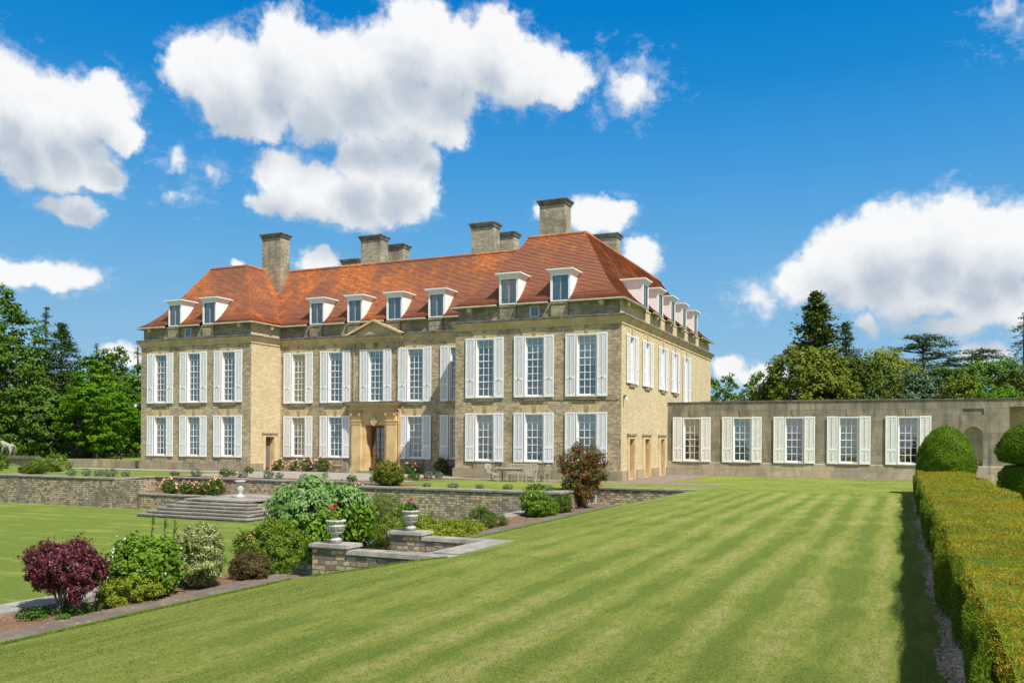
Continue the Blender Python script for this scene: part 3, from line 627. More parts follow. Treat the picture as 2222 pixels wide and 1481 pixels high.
# ---- chimneys
def chimney(x0, y0, wdt, dep, z0, z1, ro, band=None):
    mb = MB(); mb.box(x0, x0+wdt, y0, y0+dep, z0, z1-.36, skip='-z')
    if band: mb.box(x0-.07, x0+wdt+.07, y0-.07, y0+dep+.07, z0, band)
    c = part(mb, 'chimney', M['stone_chim']); c.parent = ro
    mb = MB(); mb.box(x0-.02, x0+wdt+.02, y0-.02, y0+dep+.02, z1-.36, z1-.30); mb.box(x0-.07, x0+wdt+.07, y0-.07, y0+dep+.07, z1-.299, z1-.20)
    mb.hexa([(x0-.08, y0-.08, z1-.199), (x0+wdt+.08, y0-.08, z1-.199), (x0+wdt+.08, y0+dep+.08, z1-.199), (x0-.08, y0+dep+.08, z1-.199)],
            [(x0-.17, y0-.17, z1-.06), (x0+wdt+.17, y0-.17, z1-.06), (x0+wdt+.17, y0+dep+.17, z1-.06), (x0-.17, y0+dep+.17, z1-.06)])
    mb.box(x0-.17, x0+wdt+.17, y0-.17, y0+dep+.17, z1-.059, z1)
    k = part(mb, 'chimney_cap', M['cap']); k.parent = ro
chimney(-45.2, 53.0, 1.8, 1.05, 10.5, 18.05, roof_w, 14.9)
chimney(-21.78, 52.5, 1.8, 1.05, 14.5, 18.0, roof_e)
chimney(-38.35, 56.3, 1.8, 1.05, 14.5, 18.0, roof_main)
chimney(-28.75, 56.3, 1.8, 1.05, 14.5, 18.05, roof_main)
chimney(-38.5, 59.8, 1.8, 1.0, 14.5, 18.05, roof_main)
chimney(-28.2, 59.8, 1.3, 1.0, 14.5, 18.1, roof_main)
chimney(-44.9, 63.0, 1.7, 1.0, 14.5, 18.0, roof_w)
chimney(-21.5, 63.0, 1.7, 1.05, 14.5, 18.05, roof_e)

# ---- sash windows: local x along the wall, y inwards, z up from the sill
def bars(mb, w, h, rows, cols, y0, y1, rails=(), bt=.036, m=0):
    for c in range(1, cols): mb.box(-w/2+w*c/cols-bt/2, -w/2+w*c/cols+bt/2, y0, y1, 0, h, m)
    for r in range(1, rows):
        t = .055 if r in rails else bt; z = h*r/rows
        mb.box(-w/2, w/2, y0-(.02 if r in rails else .003), y1, z-t/2, z+t/2, m)
def window_meshes(w, h, rows, rails, kind, shw, sheet=False):
    """returns meshes: frame, pane, shutter (left-hand), lintel"""
    D = {}
    mb = MB(); t = .07
    # white lining of the reveal, then the sash box
    mb.box(-w/2, -w/2+t, -.03, .26, 0, h); mb.box(w/2-t, w/2, -.03, .26, 0, h); mb.box(-w/2+t, w/2-t, -.03, .26, h-t, h); mb.box(-w/2+t, w/2-t, -.04, .26, 0, .06)
    iw, ih = w-2*t, h-t-.06
    mb2 = MB(); f = .055
    mb2.box(-iw/2, -iw/2+f, .15, .20, 0, ih); mb2.box(iw/2-f, iw/2, .15, .20, 0, ih); mb2.box(-iw/2+f, iw/2-f, .15, .20, ih-.05, ih); mb2.box(-iw/2+f, iw/2-f, .15, .20, 0, .075)
    q = MB(); bars(q, iw-2*f, ih-.125, rows, 3, .155, .195, rails)
    for a, b, c in q.v: mb2.v.append((a, b, c+.075))
    n = len(mb2.v)-len(q.v); mb2.f += [tuple(i+n for i in ff) for ff in q.f]; mb2.m += q.m; mb2.uv += q.uv
    n = len(mb.v); mb.v += [(a, b, c+.06) for a, b, c in mb2.v]; mb.f += [tuple(i+n for i in ff) for ff in mb2.f]; mb.m += mb2.m; mb.uv += mb2.uv
    D['frame'] = mb
    p = MB(); p.face([(-iw/2, .178, .07), (iw/2, .178, .07), (iw/2, .178, h-t), (-iw/2, .178, h-t)]); D['pane'] = p
    s = MB(); a, b = -shw/2, shw/2; z0, z1 = -.02, h+.03; fr = .075; zm = z0+(h+.05)*.30; y0, y1 = -.095, -.05
    s.box(a, a+fr, y0, y1, z0, z1); s.box(b-fr, b, y0, y1, z0, z1); s.box(a+fr, b-fr, y0, y1, z1-.10, z1); s.box(a+fr, b-fr, y0, y1, z0, z0+.15); s.box(a+fr, b-fr, y0, y1, zm-.075, zm+.075)
    s.box(-.012, .012, y0-.012, y0+.005, z0+.2, zm-.1); s.box(-.012, .012, y0-.012, y0+.005, zm+.1, z1-.14)
    for (c, d) in ((z0+.15, zm-.075), (zm+.075, z1-.10)):
        k = int((d-c)/.055)
        for i in range(k):
            z = c+(i+.5)*(d-c)/k
            s.hexa([(a+fr, y0+.008, z-.015), (b-fr, y0+.008, z-.015), (b-fr, y0+.014, z-.020), (a+fr, y0+.014, z-.020)], [(a+fr, y1-.014, z+.013), (b-fr, y1-.014, z+.013), (b-fr, y1-.008, z+.008), (a+fr, y1-.008, z+.008)])
    s.box(a+fr, b-fr, y1+.001, y1+.008, z0+.1, z1-.05)
    if kind == 'upper': s.box(-.06, .06, y0-.02, y0, zm-.02, zm+.015, 1)
    D['shutter'] = s
    l = MB(); hl = .48; n = 7; tw = w+.16; bw = tw+.46
    for i in range(n):
        x0, x1 = -tw/2+tw*i/n, -tw/2+tw*(i+1)/n; X0, X1 = -bw/2+bw*i/n, -bw/2+bw*(i+1)/n; key = i == n//2; g_ = .006; yy = -.035 if key else -.012
        l.hexa([(x0+g_, yy, h), (x1-g_, yy, h), (x1-g_, .06, h), (x0+g_, .06, h)], [(X0+g_, yy, h+hl), (X1-g_, yy, h+hl), (X1-g_, .06, h+hl), (X0+g_, .06, h+hl)], 1 if key else 0)
    D['lintel'] = l
    return D
def mesh_of(mb, name, mats):
    o = mb.build(name, mats); me = o.data; bpy.data.objects.remove(o); return me
DU = window_meshes(WW, UH, 8, (2, 5), 'upper', .62); DG = window_meshes(WW, GH, 6, (3,), 'lower', .62)
DS = window_meshes(1.1, 2.81, 6, (3,), 'upper', .60); DL = window_meshes(1.1, UH, 8, (2, 5), 'upper', .60)
SETS = {}
for k, D in (('U', DU), ('G', DG), ('S', DS), ('L', DL)):
    SETS[k] = dict(frame=mesh_of(D['frame'], 'window', M['white']), pane=mesh_of(D['pane'], 'pane', M['glass']), shutter=mesh_of(D['shutter'], 'shutter', [M['white'], M['iron']]), lintel=mesh_of(D['lintel'], 'lintel', [M['ochre'], M['dressed']]))
def cream_copy(me):
    c = me.copy(); c.materials[0] = M['cream']; return c
SETS['W'] = dict(SETS['G']); SETS['W']['shutter'] = cream_copy(SETS['G']['shutter'])
WD = window_meshes(1.2, 2.95, 6, (3,), 'lower', .64)
SETS['W'] = dict(frame=mesh_of(WD['frame'], 'window', M['white']), pane=SETS['G']['pane'], shutter=mesh_of(WD['shutter'], 'shutter', [M['cream'], M['iron']]), lintel=None)
SETS['W']['pane'] = mesh_of(WD['pane'], 'pane', M['glass'])
DIM = {'U': (WW, UH, .62), 'G': (WW, GH, .62), 'S': (1.1, 2.81, .60), 'L': (1.1, UH, .60), 'W': (1.2, 2.95, .64)}
def sill_mesh(w, kind):
    mb = MB()
    if kind == 'apron': mb.box(-w/2-.08, w/2+.08, -.09, 0.0, -1.0+.565, -.06); mb.box(-w/2-.11, w/2+.11, -.13, .2, -.06, -.005)
    elif kind == 'thin': mb.box(-w/2-.05, w/2+.05, -.10, .2, -.07, -.005)
    else: mb.box(-w/2-.10, w/2+.10, -.12, .2, -.07, -.005); mb.box(-w/2-.06, w/2+.06, -.09, -.001, -.2, -.07)
    return mesh_of(mb, 'sill', M['dressed'])
SILL = {'U': sill_mesh(WW, 'up'), 'G': sill_mesh(WW, 'apron'), 'S': sill_mesh(1.1, 'up'), 'L': sill_mesh(1.1, 'up'), 'W': sill_mesh(1.2, 'thin')}
def drape(w, h, bl, cur, mat, rnd):
    """roller blind covering the top fraction BL and curtains either side of width CUR"""
    out = []
    if bl > 0:
        mb = MB(); mb.box(-w/2+.05, w/2-.05, .30, .306, h*(1-bl), h-.02); mb.box(-w/2+.05, w/2-.05, .296, .31, h*(1-bl)-.03, h*(1-bl)); out.append(('blind', mb, M['blind']))
    if cur > 0:
        mb = MB()
        for sg in (-1, 1):
            n = 14; xs = [sg*(w/2-.03-cur*i/n) for i in range(n+1)]
            for i in range(n):
                ya, yb = .36+.035*math.sin(i*2.1), .36+.035*math.sin((i+1)*2.1)
                mb.face([(xs[i], ya, .02), (xs[i+1], yb, .02), (xs[i+1], yb, h-.02), (xs[i], ya, h-.02)])
        out.append(('curtain', mb, mat))
    return out
wr = random.Random(11)
def window(kind, x, y, z, rot, parent, ploc, bl=0.0, cur=.22, cm='curtain', label=None):
    S = SETS[kind]; w, h, sw = DIM[kind]
    o = link('window', S['frame'], parent, (x-ploc[0], y-ploc[1], z-ploc[2]), rot)
    if label: o['label'] = label
    link('pane', S['pane'], o)
    if S['lintel']: link('lintel', S['lintel'], o)
    link('sill', SILL[kind], o)
    for sg in (-1, 1):
        sh_ = link('shutter', S['shutter'], o, (sg*(w/2+sw/2+.035), 0, 0)); sh_.rotation_euler = (0, 0, sg*rad(wr.uniform(-.5, 2.4)))
    for nm, mb, mt in drape(w, h, bl, cur, M[cm], wr): mb.build(nm, mt, o)
    return o
for i, x in enumerate(LWX):
    window('U', x, F, UZ, 0, house, O3, 0, .26, 'curtain_red'); window('G', x, F, GZ, 0, house, O3, 0, .3)
for i, x in enumerate(CX):
    window('U', x, CY, UZ, 0, house, O3, (1, .12, .12, 0)[i] if i else 1.0, .3); window('G', x, CY, GZ, 0, house, O3, (.98, 0, 0, 0)[i], .3)
window('U', PX, CY, UZ, 0, house, O3, .1, .34)
for i, x in enumerate(RWX):
    window('U', x, F, UZ, 0, house, O3, (.13, .25, .48)[i], .2); window('G', x, F, GZ, 0, house, O3, (.34, .32, .34)[i], .16)
for i, y in enumerate(SYU):
    window('S' if i < 4 else 'L', RX1, y, 5.69 if i < 4 else 4.88, PI/2, house, O3, .3, .25)

# ---- dormers
def dormer_parts():
    w, h = 1.28, 1.80; mb = MB()
    # front frame: local y inwards, z from the eaves
    mb.box(-w/2, -.495, 0, .12, 0, h-.12); mb.box(.495, w/2, 0, .12, 0, h-.12); mb.box(-.495, .495, 0, .12, 1.52, h-.12); mb.box(-.495, .495, 0, .14, 0, .07)
    # cheeks run back into the slope
    for sg in (-1, 1):
        x0, x1 = sg*(w/2-.03), sg*(w/2+.0)
        mb.box(min(x0, x1), max(x0, x1), .12, 1.75, 0.0, h-.12)
    roofm = MB()
    for (o, z0, z1) in ((.06, h-.12, h-.04), (.12, h-.04, h+.04), (.2, h+.04, h+.10)): roofm.box(-w/2-o, w/2+o, -o, 1.9, z0, z1)
    lead = MB(); lead.box(-w/2-.19, w/2+.19, -.19, 1.9, h+.10, h+.125)
    cas = MB(); cas.box(-.50, -.455, .03, .08, .07, 1.52); cas.box(.455, .50, .03, .08, .07, 1.52); cas.box(-.455, .455, .03, .08, 1.475, 1.52); cas.box(-.455, .455, .03, .08, .07, .11); cas.box(-.03, .03, .025, .085, .11, 1.475, 1)
    for sg in (-1, 1):
        for k in range(1, 3): cas.box(sg*(.03+.142*k)-.005, sg*(.03+.142*k)+.005, .045, .06, .11, 1.475)
    for k in range(1, 7): cas.box(-.455, .455, .046, .059, .11+k*.195-.005, .11+k*.195+.005)
    pane = MB(); pane.face([(-.46, .055, .1), (.46, .055, .1), (.46, .055, 1.48), (-.46, .055, 1.48)])
    cur = MB()
    n = 10
    for sg, wd in ((-1, .42), (1, .12)):
        for i in range(n):
            a, b = sg*(.46-wd*i/n), sg*(.46-wd*(i+1)/n); cur.face([(a, .16+.02*(i % 2), .08), (b, .16+.02*((i+1) % 2), .08), (b, .16+.02*((i+1) % 2), 1.5), (a, .16+.02*(i % 2), 1.5)])
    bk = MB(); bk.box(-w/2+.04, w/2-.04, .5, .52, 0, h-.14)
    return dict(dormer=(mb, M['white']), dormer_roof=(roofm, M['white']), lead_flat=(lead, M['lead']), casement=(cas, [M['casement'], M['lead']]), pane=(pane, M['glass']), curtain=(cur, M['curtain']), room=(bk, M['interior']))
DP = {k: mesh_of(v[0], k, v[1]) for k, v in dormer_parts().items()}
def dormer(x, y, rot, z=10.5):
    o = link('dormer', DP['dormer'], house, (x-HX, y-HY, z), rot)
    for k, nm in (('dormer_roof', 'dormer_roof'), ('lead_flat', 'lead_flat'), ('casement', 'casement'), ('pane', 'pane'), ('curtain', 'curtain'), ('room', 'backing')): link(nm, DP[k], o)
for x in (-21.75, -18.4, -48.65, -45.35): dormer(x, F+.12, 0)
for x in (-38.3, -35.05, -31.8, -28.5): dormer(x, CY+.12, 0)
for y in (53.0, 56.7, 60.1, 63.6, 67.4): dormer(RX1-.12, y, PI/2)

# ---- side doorways
def doorway(a0, a1, o0, o1, X, zt=2.42, sign=1, door=None):
    mb = MB(); fx = lambda d: X+sign*d
    mb.box(X-.0, fx(.06), a0, o0, 0.0, zt+.2, 0); mb.box(X, fx(.06), o1, a1, 0.0, zt+.2, 0); mb.box(X, fx(.06), o0, o1, zt, zt+.2, 0)
    mb.box(X, fx(.13), a0-.06, a1+.06, zt+.2, zt+.3, 1)
    d = part(mb, 'doorway', [M['ochre'], M['dressed']])
    mb = MB()   # gold stone lining of the deep opening
    mb.box(fx(-.75), fx(-.005), o0-.004, o0+.03, .02, zt); mb.box(fx(-.75), fx(-.005), o1-.03, o1+.004, .02, zt); mb.box(fx(-.75), fx(-.005), o0+.03, o1-.03, zt-.03, zt+.003)
    q = part(mb, 'lining', M['ochre_bright']); q.parent = d
    mb = MB(); mb.box(fx(-.75), fx(-.69), o0, o1, 0, zt)
    for k in range(3): mb.box(fx(-.69), fx(-.675), o0+.12, o1-.12, .25+k*.72, .80+k*.72)
    q = part(mb, 'door', M['wood_door']); q.parent = d
doorway(48.69, 50.43, 49.09, 50.16, RX1); doorway(51.95, 53.83, 52.46, 53.56, RX1); doorway(55.71, 57.59, 56.3, 57.3, RX1)
doorway(48.72, 50.25, 49.0, 49.95, LX1, 2.45)
# ---- main portal
mb = MB(); y = CY
for sg in (-1, 1):
    a = PX+sg*1.05; 
    mb.box(a, a+sg*.75, y-.28, y, .42, 3.35); mb.box(a-sg*.04, a+sg*.82, y-.33, y, .28, .42); mb.box(a-sg*.06, a+sg*.86, y-.37, y, 0.0, .28)
    mb.box(a-sg*.03, a+sg*.78, y-.31, y, 3.35, 3.42); mb.box(a-sg*.06, a+sg*.81, y-.34, y, 3.55, 3.63); mb.box(a, a+sg*.75, y-.28, y, 3.42, 3.55); mb.box(a, a+sg*.75, y-.28, y, 3.63, 4.3)
    # rear pilaster, set back
    mb.box(a+sg*.82, a+sg*1.02, y-.13, y, .0, 4.3)
    # scroll volutes of the capital
    for v in (.02, .70): mb.tube([(a+sg*v, y-.44, 4.02), (a+sg*v, y-.24, 4.02)], .085, 14)
    mb.box(a-sg*.08, a+sg*.83, y-.41, y, 4.08, 4.16)
# architrave round the opening
mb.box(PX-1.05, PX-.80, y-.12, y-.0, .0, 3.45); mb.box(PX+.80, PX+1.05, y-.12, y, .0, 3.45); mb.box(PX-.80, PX+.80, y-.12, y, 3.3, 3.45)
mb.box(PX-.80, PX-.74, y-.06, y, .0, 3.3); mb.box(PX+.74, PX+.80, y-.06, y, .0, 3.3)
mb.box(PX-1.05, PX+1.05, y-.16, y, 3.45, 4.3); mb.box(PX-1.05, PX+1.05, y-.2, y, 3.62, 3.68); mb.box(PX-1.05, PX+1.05, y-.22, y, 3.95, 4.05)
mb.box(PX-2.0, PX+2.0, y-.36, y, 4.3, 4.48); mb.box(PX-1.95, PX+1.95, y-.30, y, 4.48, 4.62)
portal = part(mb, 'portal', M['ochre_bright'], 'golden carved stone doorcase')
mb = MB()
mb.hexa([(PX-1.98, y-.34, 4.62), (PX+1.98, y-.34, 4.62), (PX+1.98, y, 4.62), (PX-1.98, y, 4.62)], [(PX-2.2, y-.62, 4.8), (PX+2.2, y-.62, 4.8), (PX+2.2, y, 4.8), (PX-2.2, y, 4.8)], 0)
mb.box(PX-2.26, PX+2.26, y-.68, y, 4.8, 4.9, 1)
for k in range(40): 
    xx = PX-1.9+k*(3.8/39); mb.box(xx-.025, xx+.025, y-.40, y-.36, 4.36, 4.42)
q = part(mb, 'hood', [M['ochre'], M['cap']]); q.parent = portal
# lining of the deep doorway, glazed door, step
mb = MB(); mb.box(PX-.78, PX-.75, y, y+.9, .12, 3.3); mb.box(PX+.75, PX+.78, y, y+.9, .12, 3.3); mb.box(PX-.75, PX+.75, y, y+.9, 3.27, 3.3); mb.box(PX-1.2, PX+1.2, y-.45, y+.9, -.02, .12, 1)
q = part(mb, 'lining', [M['ochre_bright'], M['dressed']]); q.parent = portal
mb = MB(); yy = y+.55
mb.box(PX-.75, PX+.75, yy, yy+.07, .12, .62); mb.box(PX-.75, PX-.62, yy, yy+.07, .62, 3.27); mb.box(PX+.62, PX+.75, yy, yy+.07, .62, 3.27); mb.box(PX-.62, PX+.62, yy, yy+.07, 3.08, 3.27); mb.box(PX-.05, PX+.05, yy-.003, yy+.07, .62, 3.08)
for x in (-.335, .335): mb.box(PX+x-.018, PX+x+.018, yy+.01, yy+.06, .62, 3.08)
for k in range(1, 5): mb.box(PX-.62, PX+.62, yy+.012, yy+.058, .62+k*.49-.02, .62+k*.49+.02)
q = part(mb, 'door', M['wood_door'], 'glazed wooden double door'); q.parent = portal
mb = MB(); mb.face([(PX-.62, yy+.035, .62), (PX+.62, yy+.035, .62), (PX+.62, yy+.035, 3.08), (PX-.62, yy+.035, 3.08)]); q = part(mb, 'pane', M['glass']); q.parent = portal
# carved cartouches (over the door, and on the keystone above)
def cartouche(cx, cy, cz, w, h, par, mat):
    mb = MB(); n = 20; rnd = random.Random(3)
    prof = [(math.cos(t)*w/2*(1+.12*math.cos(3*t)), math.sin(t)*h/2*(1-.06*math.cos(2*t))) for t in [2*PI*k/n for k in range(n)]]
    for k in range(n):
        a, b = prof[k], prof[(k+1) % n]
        mb.face([(cx+a[0], cy, cz+a[1]), (cx+b[0], cy, cz+b[1]), (cx+b[0]*.8, cy-.09, cz+b[1]*.8), (cx+a[0]*.8, cy-.09, cz+a[1]*.8)])
        mb.face([(cx+a[0]*.8, cy-.09, cz+a[1]*.8), (cx+b[0]*.8, cy-.09, cz+b[1]*.8), (cx+b[0]*.6, cy-.05, cz+b[1]*.6), (cx+a[0]*.6, cy-.05, cz+a[1]*.6)])
    mb.face([(cx+p[0]*.6, cy-.05, cz+p[1]*.6) for p in prof])
    for (dx, dz, r) in ((0, .32, .13), (-.3, .3, .1), (.3, .3, .1), (-.36, -.05, .08), (.36, -.05, .08), (0, -.38, .1), (0, .05, .12), (-.12, -.15, .07), (.12, -.15, .07)):
        mb.tube([(cx+dx*w, cy-.02, cz+dz*h), (cx+dx*w, cy-.13, cz+dz*h)], [r*w*1.1, r*w*.6], 10)
    q = part(mb, 'carved_crest', mat); q.parent = par
cartouche(PX, CY-.2, 3.55, .5, .66, portal, M['ochre'])
cartouche(PX, CY-.04, 8.76, .42, .42, house, M['dressed'])
for o in kids(house):
    if o.name.startswith('carved_crest'): o.location = (0, 0, 0)
# security lamps and cable on the walls
mb = MB(); mb.tube([(-19.0, F-.012, 4.66), (-14.75, F-.012, 4.62)], .012, 5); part(mb, 'cable', M['iron'])
for (x, y, sx) in ((-14.5, 47.9, 1), (-52.0, 47.3, -1)):
    mb = MB(); mb.box(x-.06, x+.07, y-.05, y+.05, 4.72, 4.92, 1); mb.lathe([(.001, .0), (.07, .01), (.085, .12), (.06, .2), (.001, .21)], 12, (x+sx*.1, y-.08, 4.6), 0)
    part(mb, 'wall_lamp', [M['white'], M['casement']])

# ================================================================== THE LOW STONE WING
WY = 58.2
wing = thing('garden_wing', 'long low grey stone wing with a flat parapet, five cream-shuttered windows and an arched niche', 'building', (-4, WY, 0))
WX = [-12.93, -9.62, -6.32, -3.05, .35]
WO = (-4, WY, 0)
def wpart(mb, name, mats, par=None): 
    o = mb.build(name, mats, par or wing, off=WO); return o
holes = [(x-.6, x+.6, .93, 3.88) for x in WX]
NX0, NX1, NA = 3.36, 4.38, 2.74      # niche
mb = MB()
wall_holes(mb, RX1, 3.0, .9, 4.88, holes, WY, 'x', 1)
wall_holes(mb, 3.0, 4.75, .9, 4.88, [(3.0, 4.75, .9, 3.35), (3.30, 4.42, 3.97, 4.31, .06)], WY, 'x', 1)
wall_holes(mb, 4.75, 30.0, .9, 4.88, [(5.75, 9.5, .9, 4.42, 1.2)], WY, 'x', 1)
mb.face([(3.30, WY+.06, 3.97), (4.42, WY+.06, 3.97), (4.42, WY+.06, 4.31), (3.30, WY+.06, 4.31)])
# spandrels of the round-headed niche
cxn, rn = (NX0+NX1)/2, (NX1-NX0)/2; n = 16
arc = [(cxn-rn*math.cos(PI*k/n), NA+rn*math.sin(PI*k/n)) for k in range(n+1)]
for k in range(n):
    (a, b), (c, d) = arc[k], arc[k+1]
    mb.face([(a, WY, b), (c, WY, d), (c, WY, 3.35), (a, WY, 3.35)], 0)
mb.face([(3.0, WY, .9), (NX0, WY, .9), (NX0, WY, NA), (3.0, WY, NA)]); mb.face([(NX1, WY, .9), (4.75, WY, .9), (4.75, WY, NA), (NX1, WY, NA)])
mb.face([(3.0, WY, NA), (NX0, WY, NA), (NX0, WY, 3.35), (3.0, WY, 3.35)]); mb.face([(NX1, WY, NA), (4.75, WY, NA), (4.75, WY, 3.35), (NX1, WY, 3.35)])
mb.face([(RX1, WY, 4.88), (30, WY, 4.88), (30, WY+.5, 4.88), (RX1, WY+.5, 4.88)])
mb.face([(30, WY, 0), (30, WY+9, 0), (30, WY+9, 4.88), (30, WY, 4.88)])
mb.face([(RX1, WY+9, 0), (30, WY+9, 0), (30, WY+9, 4.88), (RX1, WY+9, 4.88)])
wpart(mb, 'wall', M['wing'])
mb = MB()
for a, b in ((RX1, 5.75), (9.5, 30.0)): mb.face([(a, WY-.035, 0), (b, WY-.035, 0), (b, WY-.035, .86), (a, WY-.035, .86)]); mb.face([(a, WY-.035, .86), (b, WY-.035, .86), (b, WY, .9), (a, WY, .9)])
wpart(mb, 'wall_base', M['wing_base'])
mb = MB()   # niche: half-round recess with a domed head
m = 14
for k in range(m):
    t0, t1 = PI*k/m, PI*(k+1)/m
    p = lambda t, z: (cxn-rn*math.cos(t), WY+rn*.9*math.sin(t), z)
    mb.face([p(t0, .9), p(t1, .9), p(t1, NA), p(t0, NA)], 0, uv=[(t0*rn, .9), (t1*rn, .9), (t1*rn, NA), (t0*rn, NA)])
    for j in range(8):
        f0, f1 = PI/2*j/8, PI/2*(j+1)/8
        s_ = lambda t, f: (cxn-rn*math.cos(t)*math.cos(f), WY+rn*.9*math.sin(t)*math.cos(f), NA+rn*math.sin(f))
        mb.face([s_(t0, f0), s_(t1, f0), s_(t1, f1), s_(t0, f1)])
mb.face([(NX0, WY, .9), (NX1, WY, .9), (NX1, WY+.6, .9), (NX0, WY+.6, .9)]); mb.box(3.85, 4.15, WY+.02, WY+.3, .9, 1.15)
wpart(mb, 'niche', M['wing_base'])
mb = MB()   # deep pale loggia recess at the far end
mb.face([(5.75, WY+1.2, 0), (9.5, WY+1.2, 0), (9.5, WY+1.2, 4.42), (5.75, WY+1.2, 4.42)])
mb.face([(5.75, WY, 0), (5.75, WY+1.2, 0), (5.75, WY+1.2, .9), (5.75, WY, .9)])
wpart(mb, 'recess', M['stone_side'])
mb = MB()
mb.box(RX1+.02, 30, WY-.05, WY+.55, 4.881, 4.93)
mb.box(-12.5, .6, WY+.6, WY+8.5, 4.6, 5.0)
wpart(mb, 'coping', M['cap'])
mb = MB()
for x in WX: 
    mb.hexa([(x-.10, WY-.03, 3.9), (x+.10, WY-.03, 3.9), (x+.10, WY+.02, 3.9), (x-.10, WY+.02, 3.9)], [(x-.16, WY-.03, 4.36), (x+.16, WY-.03, 4.36), (x+.16, WY+.02, 4.36), (x-.16, WY+.02, 4.36)])
wpart(mb, 'keystone', M['wing'])
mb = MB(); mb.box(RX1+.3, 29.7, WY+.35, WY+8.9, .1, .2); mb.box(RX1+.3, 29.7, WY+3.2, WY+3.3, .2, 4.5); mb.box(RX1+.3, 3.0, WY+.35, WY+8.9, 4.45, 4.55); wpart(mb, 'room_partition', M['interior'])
for i, x in enumerate(WX): window('W', x, WY, .93, 0, wing, WO, (.34, 1.0, .36, .85, .40)[i], (.2, 0, .16, .1, .1)[i])
# ================================================================== GROUND
def sheet(name, quads, mat, kind='structure'):
    mb = MB()
    for q in quads: mb.face(q)
    o = mb.build(name, mat); o['kind'] = kind; return o
LZ = -1.68      # sunk lawn
# upper lawn (plateau + bank) as one mesh, gently uneven
mb = MB()
BP = [(-12.35, -.80), (-11.7, -.70), (-11.0, -.57), (-10.3, -.43), (-9.7, -.31), (-9.1, -.205), (-8.5, -.11), (-7.9, -.04), (-7.2, -.005), (-6, .0), (-3, 0), (0, 0), (3, 0), (8, 0), (30, 0), (120, 0), (500, 0)]
ys = sorted([-60, -20, 0]+[2+i*1.2 for i in range(32)]+[16.1, 18.7, 40.45])
for (xa, za), (xb, zb) in zip(BP[:-1], BP[1:]):
    for ya, yb in zip(ys[:-1], ys[1:]):
        if 16.1 <= ya < 18.7 and xb <= -9.0: continue
        k_ = lambda x, z, y: z+(float(np.interp(x, [-12.35, -11.0, -9.7, -8.9, 500], [-.8, -.52, -.19, 0, 0]))-z)*min(1, max(0, (y-33)/6))
        mb.face([(xa, ya, k_(xa, za, ya)), (xb, ya, k_(xb, zb, ya)), (xb, yb, k_(xb, zb, yb)), (xa, yb, k_(xa, za, yb))])
for q in ([(-8.9, 40.45, 0), (500, 40.45, 0), (500, 58.2, 0), (-8.9, 58.2, 0)], [(-14.6, 40.6, 0), (-8.9, 40.6, 0), (-8.9, 58.2, 0), (-14.6, 58.2, 0)]): mb.face(q)
mb.face([(-22.5, 40.6, 0), (-14.6, 40.6, 0), (-14.6, 47.6, 0), (-22.5, 47.6, 0)]); mb.face([(-24.2, 35.6, 0), (-13.75, 35.6, 0), (-13.75, 40.6, 0), (-24.2, 40.6, 0)])
o = mb.build('lawn', M['lawn'], smooth=True); struct(o)
o.data.polygons.foreach_set('use_smooth', [False]*len(o.data.polygons))
park = sheet('park_ground', [[(-900, 44.5, -.012), (-51, 44.5, -.012), (-51, 1500, -.012), (-900, 1500, -.012)], [(-900, 41.5, -.85), (-50.4, 41.5, -.85), (-50.4, 44.5, -.012), (-900, 44.5, -.012)], [(-51, 50.6, -.012), (900, 50.6, -.012), (900, 1500, -.012), (-51, 1500, -.012)],
    [(-51, 38.9, -.012), (-22.5, 38.9, -.012), (-22.5, 50.6, -.012), (-51, 50.6, -.012)], [(-51, 35.6, -.012), (-41, 35.6, -.012), (-41, 38.9, -.012), (-51, 38.9, -.012)], [(-24.2, 38.9, -.012), (-22.5, 38.9, -.012), (-22.5, 40.6, -.012), (-24.2, 40.6, -.012)]], M['lawn_low'])
low = sheet('sunk_lawn', [[(-400, -80, LZ), (-15.05, -80, LZ), (-15.05, 35.6, LZ), (-400, 35.6, LZ)], [(-15.05, 18.6, LZ), (-13.2, 18.6, LZ), (-13.2, 15.4, LZ), (-15.05, 15.4, LZ)], [(-41, 35.6, LZ), (-24.3, 35.6, LZ), (-24.3, 39, LZ), (-41, 39, LZ)]], M['lawn_low'])
# terrace paving
sheet('terrace_paving', [[(-58, 45.3, .004), (-41.2, 45.3, .004), (-41.2, 47.5, .004), (-58, 47.5, .004)], [(-41.2, 40.6, .004), (-24.6, 40.6, .004), (-24.6, 49.4, .004), (-41.2, 49.4, .004)]], M['flags'])
sheet('terrace_path', [[(-24.6, 44.9, .006), (-8.6, 44.9, .006), (-8.6, 47.0, .006), (-24.6, 47.0, .006)], [(-14.6, 50.0, .006), (-11.6, 50.0, .006), (-11.6, 58.2, .006), (-14.6, 58.2, .006)], [(-14.6, 47.0, .0065), (-11.9, 47.0, .0065), (-11.9, 50.0, .0065), (-14.6, 50.0, .0065)], [(-11.6, 57.6, .0062), (5.7, 57.6, .0062), (5.7, 58.17, .0062), (-11.6, 58.17, .0062)]], M['pinkpath'])
sheet('flower_bed', [[(-41.4, 49.4, .01), (-35.3, 49.4, .01), (-35.3, 50.6, .01), (-41.4, 50.6, .01)], [(-31.2, 49.4, .01), (-25.3, 49.4, .01), (-25.3, 50.6, .01), (-31.2, 50.6, .01)], [(-27.5, 42.0, .012), (-24.6, 42.0, .012), (-24.6, 45.6, .012), (-27.5, 45.6, .012)],
    [(-41.0, 39.4, .012), (-25.0, 39.4, .012), (-25.0, 40.6, .012), (-41.0, 40.6, .012)], [(-24.6, 36.6, .012), (-22.3, 36.6, .012), (-22.3, 38.6, .012), (-24.6, 38.6, .012)]], M['soil'])
